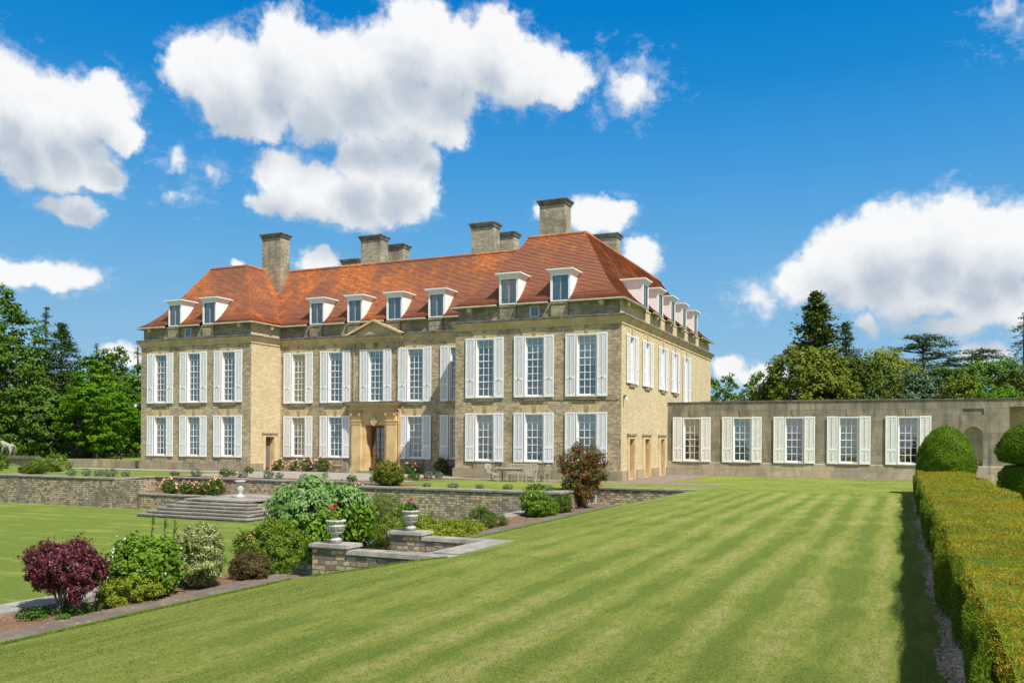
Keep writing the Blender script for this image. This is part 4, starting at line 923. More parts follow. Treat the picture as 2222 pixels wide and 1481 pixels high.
# the long bed, its brick path
sheet('brick_path', [[(-13.15, -60, -.80), (-12.3, -60, -.80), (-12.3, 16.0, -.80), (-13.15, 16.0, -.80)], [(-13.15, 18.2, -.80), (-12.3, 18.2, -.80), (-12.3, 40.4, -.80), (-13.15, 40.4, -.80)]], M['brickpath'])
mb = MB(); rb = random.Random(8)
yb = [-60, -20, 2]+[3+i*.45 for i in range(84)]
prev = None
for i in range(len(yb)-1):
    for (xa, xb) in ((-14.35, -13.95), (-13.95, -13.55), (-13.55, -13.15)):
        if 16.1 < yb[i] < 17.9: continue
        f = lambda x, y: -.84+.035*math.sin(x*9+y*2.3)+.03*math.sin(y*5.1+x*3)
        mb.face([(xa, yb[i], f(xa, yb[i])), (xb, yb[i], f(xb, yb[i]) if xb < -13.2 else -.84), (xb, yb[i+1], f(xb, yb[i+1]) if xb < -13.2 else -.84), (xa, yb[i+1], f(xa, yb[i+1]))])
bed = mb.build('planting_bed', M['soil']); struct(bed)

# ================================================================== GARDEN WALLS AND STEPS
def wall_thing(name, label, boxes, caps, mat, cat='wall', jit=.0, capm='coping', loc=None):
    b = boxes[0]; loc = loc or ((b[0]+b[1])/2, b[2], b[4]); t = thing(name, label, cat, loc)
    mb = MB()
    for q in boxes: mb.box(*q)
    mb.build('stonework', mat, t, off=loc)
    if caps:
        mb = MB(); rnd = random.Random(len(label))
        for (x0, x1, y0, y1, z0, z1) in caps:     # coping in separate slabs with slightly different heights
            L = max(x1-x0, y1-y0); n = max(1, int(L/.95)); ax = x1-x0 > y1-y0
            for k in range(n):
                e = .006; dz = rnd.uniform(-.008, .008); dd = rnd.uniform(-.012, .012)
                if ax: mb.box(x0+(x1-x0)*k/n+e, x0+(x1-x0)*(k+1)/n-e, y0+dd, y1, z0, z1+dz)
                else: mb.box(x0+dd, x1, y0+(y1-y0)*k/n+e, y0+(y1-y0)*(k+1)/n-e, z0, z1+dz)
        mb.build('coping', M[capm], t, off=loc)
    return t
wall_thing('retaining_wall', 'tall mossy rubble retaining wall at the far left of the sunk lawn', [(-50.9, -39.0, 35.6, 36.1, LZ-.2, -.06), (-41.4, -40.9, 36.1, 38.6, LZ-.2, -.062), (-50.9, -50.4, 36.1, 41.0, LZ-.2, -.063)],
    [(-50.95, -40.85, 35.55, 36.15, -.06, .02), (-41.45, -40.85, 36.15, 39.0, -.06, .021), (-50.95, -50.35, 36.15, 41.0, -.06, .022)], M['rubble'])
wall_thing('retaining_wall', 'rubble wall behind the garden steps and the stone birdbath', [(-41.0, -24.4, 38.6, 39.1, -1.0, -.06)], [(-41.0, -24.25, 38.54, 39.15, -.06, .018)], M['rubble'])
wall_thing('retaining_wall', 'long rubble retaining wall below the garden table, with a straight stone coping', [(-24.3, -13.7, 35.5, 36.0, LZ-.2, -.06), (-24.3, -23.8, 36.0, 38.6, LZ-.2, -.061), (-14.2, -13.7, 36.0, 40.4, LZ-.2, -.061)],
    [(-24.36, -13.64, 35.44, 36.06, -.06, .02), (-24.36, -23.74, 36.06, 38.5, -.06, .021), (-14.26, -13.64, 36.06, 40.3, -.06, .021)], M['rubble'])
wall_thing('retaining_wall', 'short squared-stone wall running into the lawn by the house corner', [(-13.64, -8.2, 40.4, 40.85, -1.4, -.06)], [(-13.64, -8.1, 40.34, 40.9, -.06, .02)], M['rubble'])
wall_thing('planter_wall', 'low stone wall retaining the peach rose bed left of the steps', [(-38.95, -33.95, 35.55, 35.9, LZ-.2, -.86)], [(-39.0, -33.95, 35.5, 35.95, -.86, -.78)], M['rubble'])
wall_thing('garden_wall', 'distant low wall with yellow lichen at the left edge of the sunk lawn', [(-95, -50.9, 41.0, 41.5, LZ-.2, -.85)], [(-95, -50.9, 40.95, 41.55, -.85, -.78)], M['rubble'])
sheet('sunk_lawn_edge', [[(-95, 35.6, LZ), (-50.4, 35.6, LZ), (-50.4, 41.0, LZ), (-95, 41.0, LZ)]], M['lawn_low'])
wall_thing('planter_wall', 'wide grey stone kerb wall between the sunk lawn and the shrub bed', [(-15.05, -14.35, -40, 15.4, LZ-.2, -.86), (-15.05, -14.35, 18.7, 35.45, LZ-.2, -.86)], [(-15.1, -14.3, -40, 15.4, -.86, -.76), (-15.1, -14.3, 18.7, 35.45, -.86, -.76)], M['rubble_near'])
sheet('raised_bed', [[(-40.9, 35.9, -.83), (-34.0, 35.9, -.83), (-34.0, 38.6, -.83), (-40.9, 38.6, -.83)], [(-29.9, 35.9, -.83), (-24.3, 35.9, -.83), (-24.3, 38.6, -.83), (-29.9, 38.6, -.83)]], M['soil'])
wall_thing('planter_wall', 'low stone wall retaining the rose bed right of the steps, behind the big shrub', [(-29.9, -24.3, 35.55, 35.9, LZ-.2, -.86)], [(-29.9, -24.36, 35.5, 35.95, -.86, -.78)], M['rubble'])
# broad steps
t = thing('garden_steps', 'flight of six broad grey stone steps rising from the sunk lawn', 'steps', (-31.9, 34, LZ))
rs = random.Random(4)
for k in range(6):
    z1 = LZ+.14*(k+1)+.02; d = .36*(5-k); e = .30*(5-k)
    mb = MB(); x0, x1, y0 = -34.0-e, -29.8+e, 34.0-d
    n = 7; ed = sorted([x0, x1]+[x0+(x1-x0)*(i+rs.uniform(-.2, .2))/n for i in range(1, n)])
    for a, b in zip(ed[:-1], ed[1:]): mb.box(a+.006, b-.006, y0+rs.uniform(-.015, .015), 35.9 if k == 5 else 34.4, z1-.075, z1+rs.uniform(-.006, .006))
    mb.box(x0+.05, x1-.05, y0+.06, 34.5, z1-.16, z1-.076, 1)
    mb.build('step', [M['step'], M['rubble']], t, off=(-31.9, 34, LZ))
mb = MB(); mb.box(-34.0, -29.8, 35.91, 38.6, -1.0, -.80, 0); mb.box(-33.93, -29.87, 34.5, 38.55, LZ-.1, -1.001, 1); mb.build('landing', [M['step'], M['rubble']], t, off=(-31.9, 34, LZ))
# birdbath
def lathed(name, label, cat, loc, prof, mat, group=None, wav=None, n=32, square=None):
    o = None; mb = MB(); mb.lathe(prof, n, (0,0,0), 0, wav)
    if square: 
        for q in square: mb.box(*q)
    o = mb.build(name, mat, None, loc, smooth=True)
    for p in o.data.polygons: p.use_smooth = abs(p.normal.z) < .96
    return tag(o, label, cat, group)
lathed('birdbath', 'pale stone baluster birdbath on the landing of the steps', 'birdbath', (-32.0, 35.9, -.80), [(.0, .0), (.22, .0), (.24, .06), (.17, .1), (.12, .16), (.10, .2), (.17, .34), (.18, .46), (.13, .62), (.10, .70), (.13, .74), (.26, .80), (.30, .86), (.27, .88), (.0, .84)], M['urn'], square=[(-.25, .25, -.25, .25, -.02, .05)])
# stair from the upper lawn with its two low walls and piers
def urn_wall(y0, y1, xa, xb, xe, label, seed):
    loc = (xa, y0, -.8); t = thing('pier_wall', label, 'wall', loc)
    mb = MB(); mb.box(xa, xb, y0, y1, -1.0, -.12); mb.build('pier', M['rubble_near'], t, off=loc)
    mb = MB(); mb.box(xb, xe, y0+.0, y0+.34, -1.0, -.20); mb.build('parapet', M['rubble_near'], t, off=loc)
    mb = MB(); r = random.Random(seed); x = xb+.02
    while x < xe+.05:
        x2 = min(x+r.uniform(.8, 1.15), xe+.08); e_ = r.uniform(-.012, .012)
        mb.hexa([(x+.004, y0-.05+e_, -.20), (x2-.004, y0-.05+e_, -.20), (x2-.004, y0+.40, -.20), (x+.004, y0+.40, -.20)], [(x+.012, y0-.035+e_, -.11), (x2-.012, y0-.035+e_, -.11+r.uniform(-.008, .008)), (x2-.012, y0+.385, -.105), (x+.012, y0+.385, -.112)]); x = x2
    mb.build('coping', M['coping'], t, off=loc)
    mb = MB(); mb.box(xa-.03, xb+.03, y0-.03, y1+.03, -.12, -.075)
    mb.hexa([(xa-.07, y0-.07, -.075), (xb+.07, y0-.07, -.075), (xb+.07, y1+.07, -.075), (xa-.07, y1+.07, -.075)], [(xa-.055, y0-.055, 0), (xb+.055, y0-.055, 0), (xb+.055, y1+.055, 0), (xa-.055, y1+.055, 0)])
    mb.build('pier_cap', M['coping'], t, off=loc)
    return t
urn_wall(15.73, 16.2, -11.95, -11.05, -8.5, 'nearer lichen-spotted rubble pier and low coped wall beside the steps, nearest the lawn', 1)
urn_wall(18.72, 19.22, -11.80, -10.93, -8.6, 'farther rubble pier and low coped wall across the steps, half hidden by the nearer one', 2)
t = thing('lawn_steps', 'short stone stair with a whitened top slab between the two urn walls', 'steps', (-10, 17, -.8))
for k in range(6):
    x1 = -9.1-.5*(k-1); mb = MB(); mb.box(x1-.53 if k else -9.1, x1 if k else -8.5, 16.12, 18.7, -.9, -.085-.125*k); mb.build('step', M['coping'], t, off=(-10, 17, -.8))
mb = MB(); mb.box(-12.35, -11.2, 16.25, 18.68, -.95, -.805); mb.build('landing', M['coping'], t, off=(-10, 17, -.8))
# urns
def urn(loc, label, fl):
    fl_ = lambda r, z, a: 0.035*math.cos(24*a) if .27 < z < .42 else (0.02*math.cos(30*a) if z > .5 else 0)
    o = lathed('urn', label, 'urn', loc, [(0, 0), (.155, 0), (.155, .06), (.165, .07), (.16, .10), (.10, .14), (.07, .17), (.08, .195), (.15, .215), (.195, .25), (.215, .27), (.205, .285), (.218, .29), (.232, .40), (.245, .415), (.228, .43), (.215, .46), (.225, .49), (.268, .51), (.275, .545), (.255, .56), (.225, .55), (.20, .50), (0, .49)], M['urn'], 'white stone urns on the piers', fl_, 96); o.scale = (.82, .82, .93)
    return o
U1 = (-11.50, 15.97, 0.0); U2 = (-11.37, 18.97, 0.0)
urn(U1, 'fluted white stone urn on the nearer lichened pier', 1); urn(U2, 'fluted white stone urn on the farther pier, seen against the green ground cover', 2)
# low curved wall, gap and chain posts, west of the house
loc = (-62, 48.5, 0); t = thing('boundary_wall', 'low curving grey stone wall across the far end of the terrace, ending at the chained gap', 'wall', loc)
mb = MB(); pts = [(-58.3, 49.6), (-60.5, 48.7), (-63, 48.1), (-66, 47.9), (-70, 48.2)]
pts = [(-57.7, 49.2), (-59.5, 48.5), (-61.5, 47.9), (-63.5, 47.55), (-65.5, 47.4), (-72, 47.3)]
for a, b in zip(pts[:-1], pts[1:]): mb.hexa([(a[0], a[1], 0), (b[0], b[1], 0), (b[0], b[1]+.4, 0), (a[0], a[1]+.4, 0)][::-1], [(a[0], a[1], .58), (b[0], b[1], .58), (b[0], b[1]+.4, .58), (a[0], a[1]+.4, .58)][::-1])
mb.build('stonework', M['plinth'], t, off=loc)
mb = MB(); mb.box(-58.5, -57.6, 49.0, 49.75, 0, .62); mb.build('pier', M['plinth'], t, off=loc)
mb = MB(); mb.box(-72, -63.2, 47.25, 47.85, .58, .78); mb.build('pedestal', M['cap'], t, off=loc)
mb = MB(); mb.box(-56.0, -51.96, 48.3, 48.75, 0, .57); o = mb.build('plinth_wall', M['plinth']); tag(o, 'low stained stone wall joining the left corner of the house', 'wall')
t = thing('chain_barrier', 'rusty iron posts and slack chain closing the gap in the low wall', 'barrier', (-57, 50.5, 0))
PP_ = [(-60.2, 50.4, .45), (-57.6, 51.3, .0), (-56.1, 50.6, .45)]
for (x, y, z) in ((-58.6, 49.3, .6), (-57.0, 50.2, 0.0), (-55.6, 48.5, .57)):
    mb = MB(); mb.tube([(x, y, z), (x, y, (1.15 if z == 0 else z+.35))], .035, 8); mb.lathe([(.0, .0), (.06, .02), (.06, .06), (0, .1)], 8, (x, y, (1.15 if z == 0 else z+.35)-.03))
    if z == 0: mb.tube([(x, y, .75), (x+.7, y-.1, .02)], .025, 6); mb.box(x-.5, x+.9, y-.3, y+.2, 0, .14)
    mb.build('post', M['iron'], t, off=(-57, 50.5, 0))
mb = MB()
for a, b in (((-58.6, 49.3, .9), (-57.0, 50.2, 1.05)), ((-57.0, 50.2, 1.05), (-55.6, 48.5, .9))):
    mb.tube([Vector(a).lerp(Vector(b), s_)-Vector((0, 0, .5*4*s_*(1-s_)*.9)) for s_ in [i/10 for i in range(11)]], .018, 5)
mb.build('chain', M['iron'], t, off=(-57, 50.5, 0))
# stone beast on the wall (rear half in view)
def skinned(name, joints, edges, mat, loc, sub=2, rot=0.0):
    me = bpy.data.meshes.new(name); me.from_pydata([j[:3] for j in joints], edges, []); o = bpy.data.objects.new(name, me); COL.objects.link(o)
    md = o.modifiers.new('skin', 'SKIN'); 
    for i, j in enumerate(joints): me.skin_vertices[0].data[i].radius = (j[3], j[3]) if len(j) < 5 else (j[3], j[4])
    me.skin_vertices[0].data[0].use_root = True
    s_ = o.modifiers.new('sub', 'SUBSURF'); s_.levels = sub; s_.render_levels = sub
    dg = bpy.context.evaluated_depsgraph_get(); m2 = bpy.data.meshes.new_from_object(o.evaluated_get(dg)); bpy.data.objects.remove(o)
    m2.name = name; m2.materials.clear(); m2.materials.append(mat)
    for p in m2.polygons: p.use_smooth = True
    return link(name, m2, None, loc, rot)
try:
    J = [(0, 0, .78, .20), (-.35, 0, .80, .19), (-.72, 0, .86, .22), (-1.02, 0, 1.0, .20), (-1.25, 0, 1.12, .17), (-1.5, 0, 1.04, .12),
         (.05, .17, .55, .13), (.20, .19, .32, .075), (.10, .19, .08, .07), (-.02, .19, .03, .06),
         (-.02, -.17, .55, .13), (.10, -.19, .32, .075), (.0, -.19, .08, .07), (-.12, -.19, .03, .06),
         (-.80, .17, .55, .10), (-.80, .18, .28, .07), (-.84, .18, .05, .07), (-.92, -.17, .55, .10), (-1.0, -.18, .28, .07), (-1.06, -.18, .05, .07),
         (.22, 0, .86, .06), (.36, .05, .72, .04), (.38, .08, .50, .035), (.30, .1, .34, .05)]
    E = [(0, 1), (1, 2), (2, 3), (3, 4), (4, 5), (0, 6), (6, 7), (7, 8), (8, 9), (0, 10), (10, 11), (11, 12), (12, 13), (2, 14), (14, 15), (15, 16), (2, 17), (17, 18), (18, 19), (0, 20), (20, 21), (21, 22), (22, 23)]
    st = skinned('lion_statue', J, E, M['statue'], (-66.2, 47.55, .78)); tag(st, 'weathered stone lion standing with its hindquarters over the low wall', 'statue')
except Exception as ex: print('statue', ex)

# ================================================================== TERRACE FURNITURE
def armchair(loc, rot, label, w=.58):
    t = thing('garden_armchair', label, 'chair', loc, rot, 'teak armchairs round the terrace table')
    for sx in (-1, 1):
        x = sx*(w/2-.03)
        mb = MB(); mb.box(x-.03, x+.03, -.27, -.21, 0, .64); mb.build('leg', M['teak'], t)
        mb = MB(); mb.hexa([(x-.03, .20, 0), (x+.03, .20, 0), (x+.03, .26, 0), (x-.03, .26, 0)], [(x-.03, .33, .92), (x+.03, .33, .92), (x+.03, .385, .92), (x-.03, .385, .92)]); mb.build('leg', M['teak'], t)
        mb = MB(); mb.box(x-.04, x+.04, -.31, .30, .641, .67); mb.build('armrest', M['teak'], t)
    mb = MB()
    for k in range(7): mb.box(-w/2+.06, w/2-.06, -.25+k*.07, -.195+k*.07, .40, .42)
    mb.box(-w/2+.06, w/2-.06, -.26, -.23, .33, .40); mb.box(-w/2+.0, -w/2+.03, -.2, .2, .34, .39); mb.box(w/2-.03, w/2, -.2, .2, .34, .39); mb.box(-w/2+.02, w/2-.02, -.02, .02, .14, .18)
    mb.build('seat', M['teak'], t)
    mb = MB(); mb.hexa([(-w/2+.06, .325, .86), (w/2-.06, .325, .86), (w/2-.06, .36, .86), (-w/2+.06, .36, .86)], [(-w/2+.06, .34, .95), (w/2-.06, .34, .95), (w/2-.06, .37, .95), (-w/2+.06, .37, .95)])
    n = 6 if w < 1 else 18
    for k in range(n):
        x = -w/2+.1+k*(w-.2)/(n-1); mb.hexa([(x-.022, .25, .42), (x+.022, .25, .42), (x+.022, .27, .42), (x-.022, .27, .42)], [(x-.022, .335, .86), (x+.022, .335, .86), (x+.022, .355, .86), (x-.022, .355, .86)])
    mb.build('backrest', M['teak'], t); return t
armchair((-21.2, 44.3, 0), rad(75), 'weathered teak armchair at the left end of the terrace table')
armchair((-18.75, 44.2, 0), rad(-70), 'weathered teak armchair at the right end of the terrace table, arm towards the wall')
armchair((-18.35, 44.9, 0), rad(-98), 'weathered teak armchair standing just behind the right-hand one')
b = armchair((-19.9, 45.5, 0), rad(4), 'long slatted teak bench behind the terrace table, against the house', 1.7); b.name = 'garden_bench'; b['category'] = 'bench'; del b['group']
t = thing('garden_table', 'weathered rectangular teak table on the terrace path', 'table', (-19.95, 44.0, 0), rad(3))
mb = MB()
for k in range(8): mb.box(-.70, .70, -.40+k*.1, -.305+k*.1, .70, .73)
mb.build('tabletop', M['teak'], t)
mb = MB(); mb.box(-.62, .62, -.34, -.31, .60, .70); mb.box(-.62, .62, .31, .34, .60, .70); mb.box(-.62, -.59, -.31, .31, .60, .70); mb.box(.59, .62, -.31, .31, .60, .70); mb.build('apron', M['teak'], t)
for sx in (-1, 1):
    for sy in (-1, 1):
        mb = MB(); mb.box(sx*.60-.035, sx*.60+.035, sy*.32-.035, sy*.32+.035, 0, .60); mb.build('leg', M['teak'], t)
# bench before the niche in the low wing
t = thing('garden_bench', 'grey slatted bench in front of the arched niche', 'bench', (3.9, 57.2, 0))
mb = MB()
for k in range(4): mb.box(-.8, .8, .20, .225, .50+k*.10, .57+k*.10)
mb.build('backrest', M['teak'], t)
mb = MB()
for k in range(5): mb.box(-.8, .8, -.25+k*.09, -.18+k*.09, .42, .44)
mb.build('seat', M['teak'], t)
for sx in (-1, 1):
    mb = MB(); mb.box(sx*.8-.03, sx*.8+.03, -.26, -.2, 0, .6); mb.box(sx*.8-.03, sx*.8+.03, .18, .24, 0, .92); mb.box(sx*.8-.035, sx*.8+.035, -.28, .2, .601, .63); mb.build('leg', M['teak'], t)
# planter and umbrella base by the front door
lathed('plant_pot', 'round ribbed stone planter by the front door', 'planter', (-35.65, 49.6, 0.006), [(0, 0), (.22, 0), (.25, .08), (.29, .42), (.33, .44), (.33, .5), (.29, .5), (.27, .42), (0, .40)], M['dressed'], wav=lambda r, z, a: .012*math.cos(20*a) if z < .4 else 0, n=60)
lathed('parasol_base', 'small green metal parasol stand beside the front steps', 'stand', (-34.6, 49.3, 0.006), [(0, 0), (.28, 0), (.26, .04), (.08, .09), (.03, .12), (.025, .75), (0, .75)], plain('green_metal', (.06, .16, .11), .5, .4, .1), n=24)
# ================================================================== PLANTS
RG = np.random.default_rng
FO = {
 'red': foliage('leaf_barberry', (0.055, 0.012, 0.018), (0.17, 0.034, 0.040), (0.30, 0.14, 0.16), .12, trans=.2, big=3, spec=.5),
 'lime': foliage('leaf_fresh_green', (0.10, 0.20, 0.015), (0.20, 0.33, 0.03), big=2),
 'yel': foliage('leaf_yellow_green', (0.17, 0.24, 0.02), (0.28, 0.32, 0.03), big=2),
 'var': foliage('leaf_variegated', (0.16, 0.22, 0.05), (0.30, 0.36, 0.12), (0.55, 0.55, 0.28), .30, big=2),
 'brown': foliage('leaf_bronze', (0.09, 0.055, 0.03), (0.18, 0.10, 0.05), (0.12, 0.18, 0.03), .2, big=2),
 'mid': foliage('leaf_mid_green', (0.075, 0.16, 0.014), (0.20, 0.30, 0.025), (0.30, 0.30, 0.05), .15, big=2),
 'dark': foliage('leaf_dark_green', (0.035, 0.10, 0.012), (0.085, 0.19, 0.02), big=1),
 'grey': foliage('leaf_grey_green', (0.12, 0.23, 0.06), (0.26, 0.37, 0.15), (0.09, 0.20, 0.03), .3, big=2, trans=.25),
 'phot': foliage('leaf_photinia', (0.07, 0.085, 0.02), (0.13, 0.15, 0.03), (0.36, 0.05, 0.045), .22, big=1.5, trans=.25),
 'mah': foliage('leaf_mahonia', (0.08, 0.13, 0.015), (0.19, 0.24, 0.025), (0.32, 0.16, 0.04), .14, big=2),
 'lav': foliage('leaf_lavender', (0.12, 0.165, 0.09), (0.20, 0.25, 0.14), (0.26, 0.24, 0.30), .12, trans=.2, big=4),
 'lavg': foliage('leaf_santolina', (0.045, 0.12, 0.015), (0.10, 0.2, 0.03), trans=.2, big=4),
 'rose': foliage('leaf_rose', (0.06, 0.13, 0.02), (0.13, 0.21, 0.03), (0.22, 0.10, 0.04), .1, big=3),
 'yew': foliage('leaf_topiary', (0.045, 0.105, 0.004), (0.155, 0.26, 0.010), big=1.2, trans=.2),
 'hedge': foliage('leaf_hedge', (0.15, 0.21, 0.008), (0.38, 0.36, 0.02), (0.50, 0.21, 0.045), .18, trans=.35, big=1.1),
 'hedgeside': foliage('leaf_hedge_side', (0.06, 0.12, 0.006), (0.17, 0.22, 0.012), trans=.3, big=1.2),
 't_maple': foliage('leaf_maple', (0.05, 0.15, 0.005), (0.15, 0.29, 0.010), lv=.4, big=.3, trans=.35),
 't_oak': foliage('leaf_oak', (0.045, 0.115, 0.012), (0.13, 0.22, 0.020), lv=.4, big=.25, trans=.3),
 't_blue': foliage('leaf_bluish', (0.07, 0.13, 0.06), (0.15, 0.23, 0.115), big=.3, trans=.2),
 't_fir': foliage('leaf_fir', (0.045, 0.10, 0.022), (0.12, 0.19, 0.045), lv=.4, big=.3, trans=.15),
 't_red': foliage('leaf_redwood', (0.07, 0.11, 0.018), (0.15, 0.185, 0.035), lv=.3, big=.3, trans=.15),
 't_yew': foliage('leaf_yew_tree', (0.08, 0.125, 0.010), (0.19, 0.215, 0.020), lv=.3, big=.3, trans=.15),
 't_yew2': foliage('leaf_yew_dark', (0.05, 0.09, 0.010), (0.11, 0.15, 0.018), lv=.3, big=.3, trans=.15),
 't_lime': foliage('leaf_lime_tree', (0.16, 0.21, 0.025), (0.31, 0.33, 0.05), lv=.3, big=.3, trans=.3),
 't_green': foliage('leaf_park_green', (0.07, 0.15, 0.022), (0.16, 0.27, 0.045), big=.3, trans=.3),
 't_ced': foliage('leaf_cedar', (0.06, 0.11, 0.04), (0.14, 0.19, 0.075), big=.4, trans=.15),
 'pink': plain('petal_pink', (0.80, 0.42, 0.42), .6, .2, .15, 20), 'peach': plain('petal_peach', (0.85, 0.50, 0.28), .6, .2, .15, 20),
 'whitef': plain('petal_white', (0.82, 0.82, 0.78), .6, .2, .08, 20), 'purple': plain('petal_purple', (0.26, 0.20, 0.42), .6, .2, .2, 20), 'redf': plain('petal_red', (0.75, 0.03, 0.02), .5, .3, .1, 20),
}
def stems(t, n, r, h, seed, mat='twig', lean=.6, th=.012, tips=None):
    rnd = random.Random(seed); mb = MB()
    for k in range(n):
        a = rnd.uniform(0, 2*PI); b = rnd.uniform(.1, lean)*r; x0, y0 = .12*r*math.cos(a), .12*r*math.sin(a)
        if tips is not None and len(tips): q = tips[rnd.randrange(len(tips))]; e = (q[0], q[1], max(.1, q[2]))
        else: e = (b*math.cos(a)*1.6, b*math.sin(a)*1.6, h*rnd.uniform(.7, 1))
        m_ = ((x0+e[0])*.5*rnd.uniform(.6, .9), (y0+e[1])*.5*rnd.uniform(.6, .9), e[2]*.5)
        mb.tube([(x0, y0, -.05), m_, e], [th*rnd.uniform(.8, 1.5), th, th*.35], 5)
    mb.build('stem', M[mat], t)
def flowers(t, P, N, n, size, mat, seed, name='blossom', petals=6, bias=None):
    g_ = RG(seed); P = np.asarray(P); N = np.asarray(N); i = g_.choice(len(P), min(n, len(P)), replace=False, p=bias)
    out = P[i]-np.array([0, 0, P[:, 2].mean()*.6]); out /= np.linalg.norm(out, axis=1, keepdims=True)+1e-9
    C = P[i]+out*size*1.3
    Pp = np.repeat(C, petals, 0)+g_.normal(0, size*.33, (len(C)*petals, 3)); Nn = np.repeat(N[i], petals, 0)+g_.normal(0, .8, (len(C)*petals, 3))
    leafmesh(name, Pp, Nn, size*.75, FO[mat], t, aspect=.9, rng=g_)
def shrub(name, label, cat, loc, blobs, leaf, size, nclump, cr, per, seed, aspect=.55, group=None, st=8, stmat='twig', squash=.8, jit=.5, inner=.25, fold=.12, fl=None, th=.012):
    t = thing(name, label, cat, loc, 0, group); g_ = RG(seed)
    P, N, C = crown(g_, blobs, nclump, cr, per, squash, inner)
    if nclump > 90:      # loose sprigs that break the outline
        cen = np.array([0, 0, np.mean([b[2] for b in blobs])*.6]); r0 = max(b[3] for b in blobs); sp_ = []; sn_ = []
        for i in g_.choice(len(C), len(C)//3):
            d = C[i]-cen; d = d/np.linalg.norm(d)+g_.normal(0, .35, 3); d /= np.linalg.norm(d); L = r0*g_.uniform(.12, .42)
            for q in range(12): sp_.append(C[i]+d*L*(q+1)/12*1.1+g_.normal(0, size*.35, 3)); sn_.append(g_.normal(0, 1, 3)+d*.3)
        P = np.vstack([P, sp_]); N = np.vstack([N, sn_])
    ok = P[:, 2] > .0; P, N = P[ok], N[ok]
    leafmesh('foliage', P, N, size, FO[leaf], t, aspect=aspect, jit=jit, rng=g_, fold=fold)
    h = max(b[2]+b[5] for b in blobs); r = max(b[3] for b in blobs)
    if st: stems(t, st, r, h*.8, seed, stmat, tips=C if len(C) else None, th=th)
    for f in (fl or []): 
        nn = N/(np.linalg.norm(N, axis=1, keepdims=True)); top = np.clip(nn[:, 2]*.5+nn[:, 0]*.3-nn[:, 1]*.3+.4, .02, 1)*(P[:, 2] > h*f[3]); 
        if f[4] is not None: top = top*(np.abs(P[:, 0]-f[4][0]) < f[4][1])
        flowers(t, P, N, f[0], f[1], f[2], seed+5, bias=top/top.sum())
    return t
B = lambda x, y, z, a, b, c: (x, y, z, a, b, c)
# --- the shrub border along the brick path
t = shrub('barberry_bush', 'deep red barberry bush at the near end of the border', 'shrub', (-13.75, 10.87, -.85), [B(0,0,.82,.60,.60,.40), B(-.25,-.1,.95,.42,.42,.32), B(.32,.1,.78,.40,.40,.36), B(.05,.1,1.05,.35,.35,.25), B(.45,-.05,.45,.24,.24,.22), B(-.35,0,.6,.3,.3,.2)], 'red', .052, 300, .10, 75, 21, .5, st=26, th=.014, jit=.7)
g_ = RG(5); tw = []; tn = []; td = []
for k in range(120):   # thin upright shoots that break the outline
    a = g_.uniform(0, 2*PI); e = g_.uniform(.25, 1.2); d = np.array([math.cos(a)*math.cos(e), math.sin(a)*math.cos(e), math.sin(e)]); p0 = np.array([0, 0, .85])+d*np.array([.55, .55, .38]); L = g_.uniform(.10, .24)
    for q in range(14): tw.append(p0+d*L*q/14+g_.normal(0, .012, 3)); tn.append(g_.normal(0, 1, 3))
leafmesh('shoot', tw, tn, .035, FO['red'], t, aspect=.5, rng=g_)
shrub('mock_orange', 'fresh green mock orange with clusters of white flowers, between the red and the cream-leaved bushes', 'shrub', (-13.85, 12.75, -.85), [B(0,0,.62,.60,.60,.55), B(.25,.1,.75,.45,.45,.42), B(-.25,-.1,.6,.4,.4,.42), B(.3,-.2,.35,.45,.4,.35), B(.0,0,.3,.7,.6,.3)], 'lime', .082, 260, .13, 52, 22, .8, st=12,
      fl=[(70, .06, 'whitef', .45, (-.45, .25)), (30, .04, 'whitef', .3, (0, 1))])
shrub('spirea_bush', 'low yellow-green bush with small leaves at the foot of the flowering green shrub', 'shrub', (-13.45, 11.95, -.85), [B(0,0,.22,.42,.4,.30), B(.15,.3,.2,.35,.35,.25), B(-.2,-.1,.15,.3,.3,.2)], 'yel', .045, 150, .09, 60, 23, .7, st=8)
t = thing('teasel_spikes', 'three tall dark leafy flower spikes rising behind the green bush', 'plant', (-14.1, 13.3, -.85)); mb = MB(); tw = []; tn = []; td = []
g_ = RG(9)
for (dx, dy, hh, ln) in ((-.18, 0, 1.62, .14), (.12, .1, 1.50, .06), (.34, .12, 1.48, .09)):
    mb.tube([(dx, dy, 0), (dx+ln*.4, dy, hh*.6), (dx+ln, dy, hh)], [.012, .01, .004], 5)
    for q in range(90):
        z = g_.uniform(.55, 1.0); tw.append((dx+ln*z+g_.normal(0, .02), dy+g_.normal(0, .02), hh*z)); tn.append(g_.normal(0, 1, 3)); 
mb.build('stem', M['bark'], t); leafmesh('foliage', tw, tn, .07, FO['dark'], t, aspect=.3, rng=g_)
shrub('variegated_shrub', 'rounded cream and green variegated shrub on the border', 'shrub', (-13.7, 14.06, -.85), [B(0,0,.68,.50,.50,.60), B(.1,.05,.95,.36,.36,.36), B(-.22,-.1,.55,.34,.34,.4), B(.25,0,.5,.34,.34,.4)], 'var', .062, 250, .11, 70, 24, .42, st=14)
shrub('bronze_shrub', 'small brown-leaved shrub low on the border beside the path', 'shrub', (-13.4, 15.35, -.85), [B(0,0,.26,.44,.42,.32), B(-.15,.1,.35,.3,.3,.22), B(.2,-.1,.22,.3,.3,.26)], 'brown', .038, 200, .085, 75, 25, .6, st=10)
